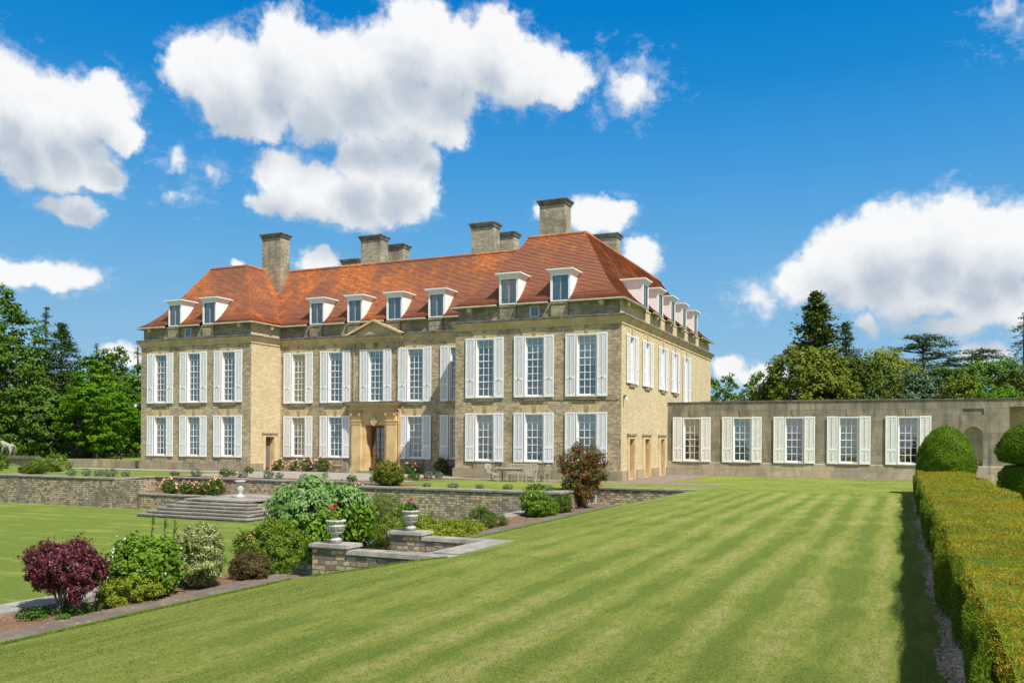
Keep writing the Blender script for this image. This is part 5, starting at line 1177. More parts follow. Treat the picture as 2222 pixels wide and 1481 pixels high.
shrub('rose_shrub', 'straggly green shrub rose with tiny pale pink flowers behind the brown-leaved shrub', 'shrub', (-13.85, 16.5, -.85), [B(0,0,.55,.65,.6,.55), B(.35,.1,.6,.5,.5,.55), B(-.4,-.1,.6,.38,.38,.35), B(.55,-.3,.35,.4,.4,.4), B(.1,.2,.95,.35,.35,.25)], 'mid', .045, 340, .13, 75, 26, .7, st=12, fl=[(90, .035, 'pink', .3, (-.35, .45))])
shrub('clipped_box', 'clipped low box hedge end below the lion statue', 'hedge', (-62.6, 43.9, 0), [B(0,0,.5,.8,.7,.55), B(-.9,0,.5,.8,.7,.55)], 'yew', .09, 160, .14, 34, 68, .6, st=0)
# the big grey-leaved shrub: pendulous large leaves
t = thing('whitebeam_shrub', 'very large shrub with grey-green drooping leaves, the tallest of the border', 'shrub', (-13.95, 18.3, -.85)); g_ = RG(27)
bl = [B(0,.1,1.75,.45,.45,.42), B(0,0,1.0,1.0,.95,.95), B(-.45,-.1,1.35,.7,.7,.62), B(.35,.3,1.4,.75,.75,.58), B(.55,.7,1.05,.75,.75,.8), B(.2,-.5,.7,.7,.6,.6), B(0,0,1.65,.6,.6,.35)]
P, N, C = crown(g_, bl, 400, .19, 34, .8, .2); ok = P[:, 2] > .08; P, N = P[ok], N[ok]
up = (P[:, 2] > 1.05+.35*P[:, 0]+g_.normal(0, .15, len(P)))
dirs = np.tile([.25, -.3, -.8], (len(P), 1)) + N*0.6 + g_.normal(0, .45, P.shape)
leafmesh('foliage', P[up], N[up]+np.array([.3, -.3, .3]), .125, FO['grey'], t, aspect=.58, jit=.35, dirs=dirs[up], rng=g_, fold=.1)
leafmesh('lower_foliage', P[~up], N[~up], .115, FO['lime'], t, aspect=.62, jit=.45, dirs=dirs[~up], rng=g_, fold=.1)
stems(t, 10, 1, 1.6, 4, 'bark', tips=C, th=.03)
shrub('dogwood_shrub', 'dark green leafy shrub crowding the right flank of the big grey one', 'shrub', (-13.8, 19.4, -.85), [B(0,0,1.0,.72,.7,.85), B(.15,.1,.7,.65,.6,.65), B(0,-.1,1.45,.5,.5,.4)], 'dark', .085, 260, .16, 44, 28, .6, st=8, th=.02)
shrub('fuchsia_shrub', 'feathery light green shrub with pink buds just behind the nearer urn', 'shrub', (-13.55, 21.2, -.85), [B(0,0,.75,.72,.7,.7), B(.15,.3,.55,.75,.7,.55), B(-.05,0,1.2,.45,.42,.38)], 'mid', .048, 300, .12, 60, 29, .45, st=10, fl=[(12, .04, 'pink', .5, (0, .5))])
shrub('ground_cover', 'spreading bright green ground cover beyond the farther urn', 'shrub', (-13.75, 24.6, -.85), [B(0,0,.12,1.0,1.6,.32), B(-.1,1.6,.12,.8,1.2,.26), B(.3,-1.4,.1,.6,1.0,.26), B(-.3,-.3,.35,.35,.4,.28)], 'yel', .075, 520, .14, 34, 30, .75, st=4)
shrub('geranium_clump', 'loose olive and bronze clump at the end of the ground cover', 'shrub', (-13.7, 27.7, -.85), [B(0,0,.28,.55,.7,.33), B(-.1,.2,.5,.3,.3,.28), B(.1,.7,.2,.5,.6,.28)], 'rose', .05, 210, .12, 46, 31, .6, st=8)
shrub('white_rose_bush', 'bright green rose bush with white blooms below the terrace wall', 'shrub', (-13.75, 33.0, -.85), [B(0,0,.5,.62,.65,.5), B(-.25,-.1,.7,.36,.36,.36), B(.3,.3,.4,.5,.5,.38)], 'lime', .075, 230, .13, 50, 32, .65, st=8, fl=[(12, .07, 'whitef', .4, (-.1, .4))])
shrub('small_rose_bush', 'small reddish-green rose bush at the foot of the red-tipped shrub', 'shrub', (-13.4, 35.1, -.85), [B(0,0,.35,.42,.45,.38), B(.1,.1,.55,.25,.25,.25)], 'rose', .06, 130, .12, 44, 33, .65, st=8)
shrub('photinia_shrub', 'tall open shrub with red-tipped leaves standing before the house corner', 'shrub', (-13.6, 38.0, -.85), [B(0,0,1.5,.95,.9,.95), B(-.3,0,2.1,.75,.7,.65), B(.35,.1,2.25,.75,.7,.6), B(.1,0,.8,.8,.8,.6), B(-.2,.1,2.6,.4,.4,.35), B(.5,.1,1.5,.6,.6,.5)], 'phot', .115, 330, .19, 32, 34, .42, st=34, stmat='bark', inner=.4, th=.028)
shrub('small_weeds', 'low green weeds under the red barberry', 'plant', (-13.55, 10.5, -.84), [B(0,0,.05,.45,.35,.13), B(.3,.5,.05,.3,.3,.12), B(-.35,-.2,.05,.25,.25,.1)], 'dark', .05, 60, .08, 26, 35, .75, st=0)
# --- terrace planting
shrub('mahonia_bush', 'round green bush with bronze tips at the corner of the terrace wall', 'shrub', (-23.35, 36.8, 0), [B(0,0,.62,.70,.70,.55), B(.1,0,.4,.62,.62,.4)], 'mah', .10, 250, .14, 36, 41, .6, st=10)
def clone_into(src, label, loc, sc, rot, group=None):
    c = copy_tree(src); c['label'] = label; c.location = loc; c.scale = (sc[0], sc[0], sc[1]); c.rotation_euler = (0, 0, rot)
    if group: c['group'] = group
    return c
G1 = 'lavender mounds along the terrace edge'
lav0 = shrub('lavender_bush', 'first grey-green lavender mound from the left end of the retaining wall', 'plant', (-45.65, 36.6, 0), [B(0,0,.2,.28,.28,.22)], 'lav', .055, 90, .06, 34, 51, .22, st=0, group=G1, jit=.3)
LV = [((-44.98, 37.1), .95, 1.1, 'second lavender mound from the left end of the retaining wall'), ((-44.26, 37.4), 1.05, .95, 'third lavender mound from the left end of the retaining wall, wide and low'),
 ((-41.8, 37.2), .9, .9, 'smallest lavender mound, last before the wall steps back'), ((-38.74, 39.7), 1.15, 1.1, 'broad lavender mound above the peach roses'),
 ((-35.3, 39.8), 1.0, 1.0, 'lavender mound above the birdbath, left side'), ((-32.75, 39.97), .85, .9, 'lavender mound just right of the birdbath'), ((-30.6, 39.5), .95, .85, 'pale lavender mound beside the big border shrub'),
 ((-30.5, 41.3), .6, .9, 'tiny lavender mound behind the others before the front door'), ((-25.3, 44.2), 1.0, 1.05, 'grey lavender mound before the pink roses right of the front door'), ((-25.4, 45.6), 1.0, .9, 'second grey lavender mound against the east wing corner'),
 ((-21.28, 37.0), .8, .45, 'low flat lavender left of the terrace table'), ((-19.63, 36.7), .95, .6, 'low lavender in line with the left armchair'), ((-18.3, 36.9), .8, .5, 'low lavender in line with the teak table'), ((-16.84, 36.9), .85, .6, 'low lavender in line with the right armchair'), ((-14.86, 37.1), .8, .6, 'low lavender beside the red-tipped shrub')]
for i, ((x, y), s1, s2, lb) in enumerate(LV): clone_into(lav0, lb, (x, y, 0), (s1, s2), i*1.3)
lavf = shrub('lavender_bush', 'lavender in purple flower, fourth from the left on the retaining wall', 'plant', (-42.9, 37.1, 0), [B(0,0,.22,.34,.34,.26)], 'lav', .06, 100, .07, 34, 52, .22, st=0, group=G1, fl=[(60, .03, 'purple', .6, None)])
clone_into(lavf, 'lavender in dark purple flower above the steps, near the left wing doorway', (-33.4, 39.8, 0), (.85, 1.1), 1.0)
gr0 = shrub('santolina_ball', 'clipped bright green ball on the paving before the left wing', 'plant', (-39.4, 45.0, 0), [B(0,0,.2,.30,.30,.24)], 'lavg', .045, 100, .05, 40, 53, .3, st=0, group='green balls along the paving', jit=.3)
for (x, y), s1, s2, lb in [((-37.2, 40.4), 1.0, 1.1, 'green ball above the birdbath terrace, left'), ((-37.7, 41.6), .85, .8, 'smaller green ball just behind the left one above the birdbath'), ((-26.97, 38.9), .9, .85, 'green ball on the wall edge below the front door'), ((-25.74, 39.2), .85, .8, 'green ball beside the round mahonia bush'), ((-25.1, 42.2), 1.1, 1.15, 'rounded green ball before the pink roses at the east wing'), ((-15.6, 37.3), 1.4, .6, 'wide low green clump near the red-tipped shrub')]: clone_into(gr0, lb, (x, y, 0), (s1, s2), s1*5)
G2 = 'pink rose bushes at the foot of the centre block'
ro = shrub('rose_bush', 'pink rose bush beside the left wing doorway', 'rose bush', (-41.0, 49.9, 0), [B(0,0,.4,.42,.42,.36), B(.1,0,.65,.25,.25,.2)], 'rose', .06, 90, .11, 30, 61, .6, st=8, group=G2, fl=[(22, .10, 'pink', .35, None)])
for (x, y), s1, s2, lb in [((-39.6, 49.9), .9, .9, 'pink rose bush under the first ground-floor window of the centre block'), ((-38.4, 49.9), 1.1, 1.15, 'taller pink rose bush between the first two centre windows'), ((-37.1, 49.8), 1.25, 1.15, 'widest pink rose bush, left of the stone planter'), ((-29.9, 49.9), 1.1, 1.0, 'pink rose bush right of the front door'), ((-27.6, 49.9), 1.2, 1.3, 'tall pink rose bush in the corner by the east wing')]: clone_into(ro, lb, (x, y, 0), (s1, s2), s1*7)
shrub('catmint_clump', 'purple-flowered catmint against the east wing corner', 'plant', (-26.4, 50.0, 0), [B(0,0,.4,.35,.3,.42)], 'lav', .05, 60, .1, 30, 62, .3, st=6, fl=[(50, .045, 'purple', .3, None)])
pe = shrub('rose_bush', 'peach rose bush at the left end of the raised bed', 'rose bush', (-37.4, 36.4, -.83), [B(0,0,.38,.55,.42,.36), B(-.1,0,.62,.3,.3,.22)], 'rose', .06, 120, .11, 34, 63, .6, st=8, group='peach roses in the raised bed', fl=[(26, .10, 'peach', .35, None)])
for (x, y), s1, s2, lb in [((-36.3, 36.5), .95, .85, 'second peach rose bush from the left in the raised bed'), ((-35.3, 36.5), .9, .8, 'third peach rose bush from the left in the raised bed'), ((-34.3, 36.4), 1.15, 1.15, 'tallest peach rose bush, nearest the birdbath'), ((-25.1, 36.5), 1.1, 1.05, 'peach rose bush peeping out right of the big border shrub')]: clone_into(pe, lb, (x, y, -.83), (s1, s2), s1*9)
shrub('boundary_shrub', 'bright green shrub at the left edge above the low lichened wall', 'shrub', (-54.6, 42.4, -.85), [B(0,0,.95,1.3,1.0,1.0), B(-1.2,0,.8,1.1,1.0,.9)], 'mid', .10, 240, .22, 34, 64, .7, st=6)
shrub('juniper', 'flat dark juniper spreading over the end of the retaining wall', 'shrub', (-50.6, 37.6, 0), [B(0,0,.22,.9,.6,.25), B(.5,.2,.3,.6,.5,.22), B(-.7,.3,.2,.6,.5,.22)], 't_yew2', .09, 200, .15, 34, 65, .35, st=0)
shrub('dry_tuft', 'small straw-coloured tuft beside the flowering lavender', 'plant', (-40.4, 39.6, 0), [B(0,0,.14,.28,.25,.16)], 'brown', .05, 50, .07, 22, 66, .3, st=0)
# geraniums in the urns
for (u, lb, sd) in ((U1, 'red geranium growing in the nearer urn', 71), (U2, 'red geranium growing in the farther urn', 72)):
    t = shrub('geranium', lb, 'flower', (u[0], u[1], u[2]+.46), [B(0,0,.07,.16,.16,.11), B(-.04,0,.14,.10,.10,.09)], 'dark' if sd == 72 else 'mid', .06, 44, .06, 20, sd, .8, st=0, group='geraniums in the urns')
    g_ = RG(sd); pts = [(.02, -.05, .40), (-.12, 0, .33)] if sd == 71 else [(.04, -.04, .34), (-.05, 0, .22)]
    mb = MB()
    for p in pts: mb.tube([(0, 0, .05), (p[0]*.6, p[1], p[2]*.6), p], .006, 5)
    mb.build('stem', M['twig'], t)
    Pp = np.vstack([np.array(p)+g_.normal(0, .022, (26, 3)) for p in pts]); leafmesh('blossom', Pp, g_.normal(0, 1, Pp.shape), .045, FO['redf'], t, aspect=.9, rng=g_)
# --- topiary
def surface_leaves(fn, n, size, mat, t, seed, name='foliage', depth=.06, aspect=.4, jit=.5, fold=0, dirs=None):
    g_ = RG(seed); P, N = fn(g_, n); P = P-N*g_.uniform(-.01, depth, (len(P), 1)); leafmesh(name, P, N, size, mat, t, aspect=aspect, jit=jit, rng=g_, fold=fold, dirs=N*1.0 if dirs is None else dirs)
def rev(prof):
    pr_ = np.array(prof); seg = np.hypot(*(pr_[1:]-pr_[:-1]).T); wgt = seg*(pr_[1:, 0]+pr_[:-1, 0]); wgt /= wgt.sum()
    def fn(g_, n):
        i = g_.choice(len(seg), n, p=wgt); t_ = g_.random(n); a = g_.random(n)*2*PI
        r = pr_[i, 0]+(pr_[i+1, 0]-pr_[i, 0])*t_; z = pr_[i, 1]+(pr_[i+1, 1]-pr_[i, 1])*t_
        d = (pr_[i+1]-pr_[i])/seg[i][:, None]; wob = 1+.025*np.sin(a*5+z*6)+.02*np.sin(a*11-z*9)
        return np.stack([r*np.cos(a)*wob, r*np.sin(a)*wob, z], 1), np.stack([d[:, 1]*np.cos(a), d[:, 1]*np.sin(a), -d[:, 0]], 1)
    return fn
t = thing('topiary_dome', 'clipped green yew dome at the far end of the hedge', 'topiary', (1.78, 42.9, 0))
pd = [(1.12, .5), (1.22, 1.1), (1.22, 1.5), (1.08, 2.0), (.85, 2.5), (.52, 2.85), (.2, 3.02), (0.0, 3.06)]
surface_leaves(rev(pd), 26000, .075, FO['yew'], t, 81); mb = MB(); mb.lathe([(r*.93, z-.04) for r, z in pd], 40); mb.build('inner_growth', FO['yew'], t, smooth=True)
mb = MB(); mb.tube([(0, 0, 0), (0, 0, 1)], .12, 8); mb.build('trunk', M['bark'], t)
t = thing('topiary_yew', 'two-tiered clipped yew, dark dome over a drum, right of the hedge', 'topiary', (4.35, 34.8, 0))
for pd, n, sd in (([(1.18, 0.0), (1.25, .6), (1.25, 1.25), (1.05, 1.5), (.5, 1.55)], 22000, 82), ([(.6, 1.55), (1.2, 1.66), (1.34, 1.95), (1.30, 2.25), (1.05, 2.68), (.65, 2.95), (.25, 3.06), (0, 3.08)], 24000, 83)):
    surface_leaves(rev(pd), n, .07, FO['yew'], t, sd, 'foliage'); mb = MB(); mb.lathe([(r*.93, z-.03) for r, z in pd], 40); mb.build('inner_growth', FO['yew'], t, smooth=True)
# --- the long hedge: bulging top, ragged edges
HG0, HG1 = .56, 2.66
hedge = thing('hedge', 'long knee-high clipped hedge with coppery new growth running towards the low wing', 'hedge', (1.6, 20, 0))
def htop(x, y): return 1.0+.05*np.sin(y*.9+x*1.3)+.035*np.sin(y*2.3-x*2.1)+.02*np.sin(y*5.1+x*3.3)
def hleft(y, z): return HG0-.05+.07*np.sin(y*.8)+.05*np.sin(y*2.7+z*2)+.10*(np.clip(.55-z, 0, .55))-.03*np.clip((1-z)/.3, -1, 1)*0
def top_pts(y0, y1):
    def fn(g_, n):
        x = g_.uniform(HG0-.02, HG1+.02, n); y = g_.uniform(y0, y1, n); z = htop(x, y)-.10*np.clip((HG0+.10-x)/.12, 0, 1)**2
        return np.stack([x, y, z], 1), np.stack([-.15*np.ones(n)*0, np.zeros(n), np.ones(n)], 1)
    return fn
def side_pts(y0, y1):
    def fn(g_, n):
        y = g_.uniform(y0, y1, n); z = g_.uniform(.06, .98, n); x = hleft(y, z)
        return np.stack([x, y, z], 1), np.stack([-np.ones(n), np.zeros(n), .15*np.ones(n)], 1)
    return fn
def end_pts(g_, n):
    x = g_.uniform(HG0, HG1, n); z = g_.uniform(.05, 1.0, n); return np.stack([x, np.full(n, 42.4), z], 1), np.tile([0, 1, 0], (n, 1)).astype(float)
hl = (1.6, 20, 0)
def shifted(fn):
    def f(g_, n): P, N = fn(g_, n); return P-np.array(hl), N
    return f
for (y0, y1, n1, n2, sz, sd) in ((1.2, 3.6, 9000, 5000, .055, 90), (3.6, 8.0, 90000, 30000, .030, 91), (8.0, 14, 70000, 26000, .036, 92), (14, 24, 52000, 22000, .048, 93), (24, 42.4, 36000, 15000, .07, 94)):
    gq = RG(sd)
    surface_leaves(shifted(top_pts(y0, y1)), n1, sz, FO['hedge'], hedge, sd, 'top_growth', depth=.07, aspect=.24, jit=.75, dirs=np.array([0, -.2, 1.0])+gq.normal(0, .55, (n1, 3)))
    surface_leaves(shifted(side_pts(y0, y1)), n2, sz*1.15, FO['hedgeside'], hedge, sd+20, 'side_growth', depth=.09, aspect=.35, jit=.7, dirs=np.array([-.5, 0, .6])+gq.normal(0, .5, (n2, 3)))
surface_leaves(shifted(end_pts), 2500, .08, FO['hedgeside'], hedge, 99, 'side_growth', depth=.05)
mb = MB(); ny = 70
for i in range(ny):
    ya, yb_ = 1.2+41.2*i/ny, 1.2+41.2*(i+1)/ny
    for (xa, xb) in ((HG0+.05, 1.2), (1.2, 1.9), (1.9, HG1-.08)):
        mb.face([(xa, ya, htop(xa, ya)-.035), (xb, ya, htop(xb, ya)-.035), (xb, yb_, htop(xb, yb_)-.035), (xa, yb_, htop(xa, yb_)-.035)])
    xa = HG0+.05; mb.face([(xa, yb_, .08), (xa, ya, .08), (xa, ya, htop(xa, ya)-.035), (xa, yb_, htop(xa, yb_)-.035)]); xb = HG1-.08
    mb.face([(xb, ya, 0), (xb, yb_, 0), (xb, yb_, htop(xb, yb_)-.035), (xb, ya, htop(xb, ya)-.035)])
mb.face([(HG0+.12, 42.35, 0), (HG1-.08, 42.35, 0), (HG1-.08, 42.35, .9), (HG0+.12, 42.35, .9)]); mb.face([(HG0+.12, 1.2, 0), (HG1-.08, 1.2, 0), (HG1-.08, 1.2, .93), (HG0+.12, 1.2, .93)])
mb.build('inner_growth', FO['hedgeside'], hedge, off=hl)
# dry litter strip under the hedge
mb = MB(); yy = [1+.5*i for i in range(84)]
ew = lambda y: .475+.05*math.sin(y*1.1)+.03*math.sin(y*2.9)+.02*math.sin(y*6.3)
for a, b in zip(yy[:-1], yy[1:]): mb.face([(ew(a), a, .004), (.9, a, .004), (.9, b, .004), (ew(b), b, .004)])
o = mb.build('bare_earth', M['straw']); struct(o)
g_ = RG(77); nl = 16000; ly = 4+34*g_.random(nl)**1.3; ee = np.array([ew(v) for v in ly]); lx = ee-.07+np.abs(g_.normal(0, .10, nl)); lm = foliage('leaf_litter', (.38, .28, .20), (.80, .66, .52), (.25, .18, .12), .2, trans=.1, big=4)
o = leafmesh('leaf_litter', np.stack([lx, ly, np.full(nl, .012)], 1), np.tile([0, 0, 1.0], (nl, 1)), .035, lm, None, aspect=.45, jit=.35, rng=g_); tag(o, 'dry pale clippings and litter lying along the foot of the hedge', 'litter', kind='stuff')
# --- real grass: blades on the nearest lawn and ragged fringes along path and walls
def zg(x): return np.interp(x, [b[0] for b in BP], [b[1] for b in BP])
g_ = RG(101)
def blades(n, fx, size, seed):
    g_ = RG(seed); x, y = fx(g_, n); z = zg(x); return np.stack([x, y, z+size*.35], 1)
def near(g_, n):
    r = 4.9+30*g_.random(n)**2.0; a = g_.uniform(-1.06, .14, n); x = r*np.sin(a); y = r*np.cos(a); k = (x > -12.2) & (x < .62) & ~((x < -8.3) & (y > 15.6) & (y < 19.3)); return x[k], y[k]
def fringe(g_, n):
    y = 5+35*g_.random(n)**1.5; x = -12.33+np.abs(g_.normal(0, .06, n)); k = ~((y > 15.4) & (y < 19.4)); return x[k], y[k]
def wallfr(g_, n):
    x = g_.uniform(-11.9, -8.5, n); y = 15.7-np.abs(g_.normal(0, .05, n)); return x, y
mats = M['lawn'].copy(); mats.name = 'grass_blades'
def put(name, P, size, seed, asp=.10):
    g_ = RG(seed); n = len(P); N = g_.normal(0, 1, (n, 3))*np.array([1, 1, .15]); D = np.tile([0, 0, 1.0], (n, 1))+g_.normal(0, .9, (n, 3)); N[:, 2] += .9; return P, N, D
Pn = blades(260000, near, .035, 1); Pf = blades(26000, fringe, .06, 2); Pw = blades(2500, wallfr, .05, 3)
m_, tt = material('grass_blade'); tc_ = tt.n('ShaderNodeTexCoord'); geo_ = tt.n('ShaderNodeNewGeometry')
n_ = tt.noise(tt.mapping(tc_.outputs['Object'], (3.2, .5, 1)), 1.3, 6.0, .72); b_ = tt.noise(tc_.outputs['Object'], .35, 5.0, .65)
f_ = tt.math('ADD', tt.math('MULTIPLY', n_, .6), tt.math('ADD', tt.math('MULTIPLY', b_, .4), tt.math('MULTIPLY', geo_.outputs['Random Per Island'], .5)))
col_ = tt.mix(tt.ramp(f_, .45, .95), (.10, .175, .01), (.37, .36, .10)); p_ = pbsdf(tt, col_, .7, .25)
tr_ = tt.n('ShaderNodeBsdfTranslucent'); tt.nt.links.new(col_, tr_.inputs[0]); mx_ = tt.n('ShaderNodeMixShader', {0: .5}); tt.nt.links.new(p_, mx_.inputs[1]); tt.nt.links.new(tr_.outputs[0], mx_.inputs[2]); finish(m_, tt, mx_.outputs[0])
mge_ = foliage('edge_grass_blade', (.10, .22, .012), (.26, .36, .05), trans=.5, big=1.5)
for nm, Pq, sz, sd in (('lawn_grass', Pn, .034, 1), ('edge_grass', Pf, .075, 2), ('wall_foot_grass', Pw, .07, 3)):
    P, N, D = put(nm, Pq, sz, sd); o = leafmesh(nm, P, N, sz, m_ if nm == 'lawn_grass' else mge_, None, aspect=.16, jit=.0, dirs=D, rng=RG(sd)); o['kind'] = 'stuff'; o['label'] = {'lawn_grass': 'short mown grass of the nearest lawn', 'edge_grass': 'longer grass fringing the brick path', 'wall_foot_grass': 'rough grass at the foot of the near low wall'}[nm]; o['category'] = 'grass'

# ================================================================== TREES
def broad(name, label, loc, h, r, mat, seed, z0=.22, nb=9, nclump=330, per=26, leaf=.36, cr=.62, tr=.28, group=None, squash=.6, lean=(0, 0), top=1.0):
    t = thing(name, label, 'tree', loc, 0, group); g_ = RG(seed); bl = []
    hc = h*(1-z0)
    for k in range(nb):
        f = (k+.5)/nb; z = h*z0+hc*(f*.92+.02); wr_ = math.sin(PI*min(1, (f*.80+.17)))**.8*top if f > .25 else .8; a = k*2.4+seed
        o_ = r*.42*wr_; bl.append((o_*math.cos(a)+lean[0]*f, o_*math.sin(a)+lean[1]*f, z, r*.62*wr_+.3, r*.62*wr_+.3, hc*.17+.3))
    bl.append((lean[0]*.5, lean[1]*.5, h*z0+hc*.42, r*.8, r*.8, hc*.33)); bl.append((lean[0], lean[1], h-hc*.13, r*.32, r*.32, hc*.13))
    P, N, C = crown(g_, bl, nclump, cr, per, squash, .2)
    leafmesh('crown', P, N, leaf, FO[mat], t, aspect=.75, jit=.5, rng=g_, fold=.08)
    mb = MB(); trunk(mb, h*.7, tr, lean=(lean[0]*.6, lean[1]*.6), limbs=[(C[i], g_.uniform(.3, .8)) for i in range(0, min(len(C), 160), 10)]); mb.build('trunk', M['bark'], t)
    return t
def mass(name, label, loc, blobs, mat, seed, nclump, per, leaf, cr, squash=1.0, tr=.4):
    t = thing(name, label, 'tree', loc); g_ = RG(seed); P, N, C = crown(g_, blobs, nclump, cr, per, squash, .08)
    leafmesh('crown', P, N, leaf, FO[mat], t, aspect=.7, jit=.5, rng=g_, fold=.08); h = max(b[2]+b[5] for b in blobs)
    mb = MB(); trunk(mb, h*.7, tr, limbs=[(C[i], .4) for i in range(0, 200, 16)]); mb.build('trunk', M['bark'], t); return t
def conifer(name, label, loc, h, r, mat, seed, z0=.08, layers=26, droop=.25, leaf=.42, per=26, sparse=0.0, power=.85, tr=.25, group=None, irregular=.25, asp=.3, clump=.28, nbr=9):
    t = thing(name, label, 'tree', loc, 0, group); g_ = RG(seed); P = []; N = []; D = []; mb = MB(); trunk(mb, h*.98, tr)
    for k in range(layers):
        f = k/(layers-1); z = h*(z0+(1-z0)*f); rl = r*(1-f)**power+.12*r*(1-f)+.08
        for b in range(max(4, int(nbr*(1-f*.5)))):
            if g_.random() < sparse: continue
            a = g_.random()*2*PI; L = rl*g_.uniform(1-irregular*1.6, 1.0+irregular*.5); up = g_.uniform(-.05, .12)
            zb = min(h, z+g_.normal(0, h/layers*.6)); tip = np.array([L*math.cos(a), L*math.sin(a), zb-droop*L+up]); base = np.array([0, 0, zb])
            if b % 3 == 0: mb.tube([tuple(base), tuple((base+tip)/2+np.array([0, 0, .03*L])), tuple(tip)], [.05, .03, .01], 4)
            n = int(per*(0.75+L/r)); s_ = g_.random(n)**.7; s_ = .15+.85*s_
            q = base+(tip-base)*s_[:, None]+g_.normal(0, 1, (n, 3))*np.array([clump, clump, clump*.45])*(.6+.5*L/r)
            q[:, 2] -= .25*droop*L*s_**2
            P.append(q); N.append(np.tile([0, 0, 1.0], (n, 1))+g_.normal(0, .35, (n, 3))); D.append(np.tile([math.cos(a), math.sin(a), -droop], (n, 1))+g_.normal(0, .6, (n, 3)))
    leafmesh('crown', np.vstack(P), np.vstack(N), leaf, FO[mat], t, aspect=asp, jit=.25, dirs=np.vstack(D), rng=g_); mb.build('trunk', M['bark'], t)
    return t
def cedar(name, label, loc, h, r, seed, plates, mat='t_ced'):
    t = thing(name, label, 'tree', loc, 0); g_ = RG(seed); P = []; N = []; mb = MB(); trunk(mb, h*.95, .4)
    for (z, rr, dx, dy, n) in plates:
        for q in range(n):
            a = g_.random()*2*PI; R_ = rr*math.sqrt(g_.uniform(.08, 1)); c = np.array([dx+R_*math.cos(a), dy+R_*math.sin(a), z+.10*R_+g_.normal(0, .12)])
            if q % 6 == 0: mb.tube([(0, 0, z-rr*.25), tuple((c+np.array([0, 0, z-rr*.25]))/2-np.array([0, 0, .1])), tuple(c)], [.12, .07, .02], 5)
            m_ = 26; P.append(c+g_.normal(0, 1, (m_, 3))*np.array([.42, .42, .09])); N.append(np.tile([0, 0, 1.0], (m_, 1))+g_.normal(0, .3, (m_, 3)))
    leafmesh('crown', np.vstack(P), np.vstack(N), .38, FO[mat], t, aspect=.45, jit=.2, rng=g_); mb.build('trunk', M['bark'], t); return t
# west of the house
broad('oak_tree', 'tallest broad dark green tree at the left edge of the view', (-91.0, 64.5, 0), 17.8, 4.9, 't_oak', 201, .10, 11, 560, 30, .36, .7, .35)
broad('oak_tree', 'dark broad tree behind the tallest one, cut by the left edge', (-106, 73, 0), 17, 5.2, 't_oak', 202, .12, 9, 380)
broad('lime_sapling', 'lower bluish-green tree in front of the tallest tree, reaching to the lawn', (-87.5, 66.0, 0), 8.2, 3.0, 't_green', 203, .16, 8, 300, 26, .30, .5, .22)
conifer('larch_tree', 'thin ragged larch top rising between the tallest tree and the fir', (-91.0, 69.5, 0), 17.4, 2.2, 't_fir', 204, .25, 36, .1, .32, 22, .22, .7, .16, irregular=.5, clump=.22)
conifer('fir_tree', 'broad dark fir left of the bright green maple', (-89.3, 70.2, 0), 15.4, 5.0, 't_fir', 205, .04, 36, .12, .42, 56, .05, .7, nbr=13, clump=.4)
conifer('spruce_tree', 'drooping grey-green spruce behind the trunks left of the maple', (-84.0, 68.5, 0), 9.5, 2.3, 't_blue', 206, .06, 22, .45, .36, 24, .05, .7)
broad('maple_tree', 'bright green rounded maple on the park lawn by the house', (-82.0, 68.9, 0), 9.9, 4.2, 't_maple', 207, .17, 9, 520, 30, .30, .50, .26, squash=.45)
conifer('larch_tree', 'slim larch standing up behind the maple', (-106.2, 89.2, 0), 15.8, 2.6, 't_fir', 208, .2, 26, .15, .34, 14, .25, .6, irregular=.45)
broad('oak_tree', 'round dark tree top just right of the slim larch', (-103.5, 90.6, 0), 14.6, 3.8, 't_oak', 209, .2, 8, 260)
conifer('pine_tree', 'narrow ragged conifer tight against the left corner of the house', (-93.2, 84.8, 0), 14.8, 1.5, 't_fir', 210, .2, 26, .35, .30, 16, .2, .5, irregular=.4)
broad('beech_tree', 'mid green tree between the maple and the house corner', (-88.2, 80.0, 0), 10.9, 3.5, 't_green', 211, .12, 8, 300)
broad('beech_tree', 'green tree touching the left corner of the house, below the ragged conifer', (-82.2, 76.6, 0), 7.6, 3.0, 't_maple', 212, .12, 7, 240)
broad('oak_tree', 'rounded mid green tree between the fir and the maple', (-90.6, 76.5, 0), 12.4, 4.2, 't_oak', 214, .1, 9, 380, 30, .36, .65)
wood = [(-112, 96, 11, 5), (-104, 98, 10, 5), (-97, 97, 10, 5), (-90, 95, 9, 4.5), (-118, 90, 12, 5), (-124, 84, 13, 5), (-84, 92, 9, 4.5), (-100, 80, 11, 4.2)]
for i, (x, y, h, r) in enumerate(wood):
    if i == 0: w0 = broad('woodland_tree', 'dark tree of the wood behind the park lawn, behind the fir', (x, y, 0), h, r, 't_oak', 220, .02, 8, 300, 24, .42, .8, group='dark wood behind the park lawn')
    else: c = clone_into(w0, ['dark woodland tree behind the slim larch', 'dark woodland tree behind the maple', 'dark woodland tree behind the house corner', 'dark woodland tree behind the tallest tree', 'dark woodland tree at the far left of the wood', 'dark woodland tree nearest the left wing', 'dark woodland tree close behind the fir trunk'][i-1], (x, y, 0), (r/5, h/11), i*1.1)
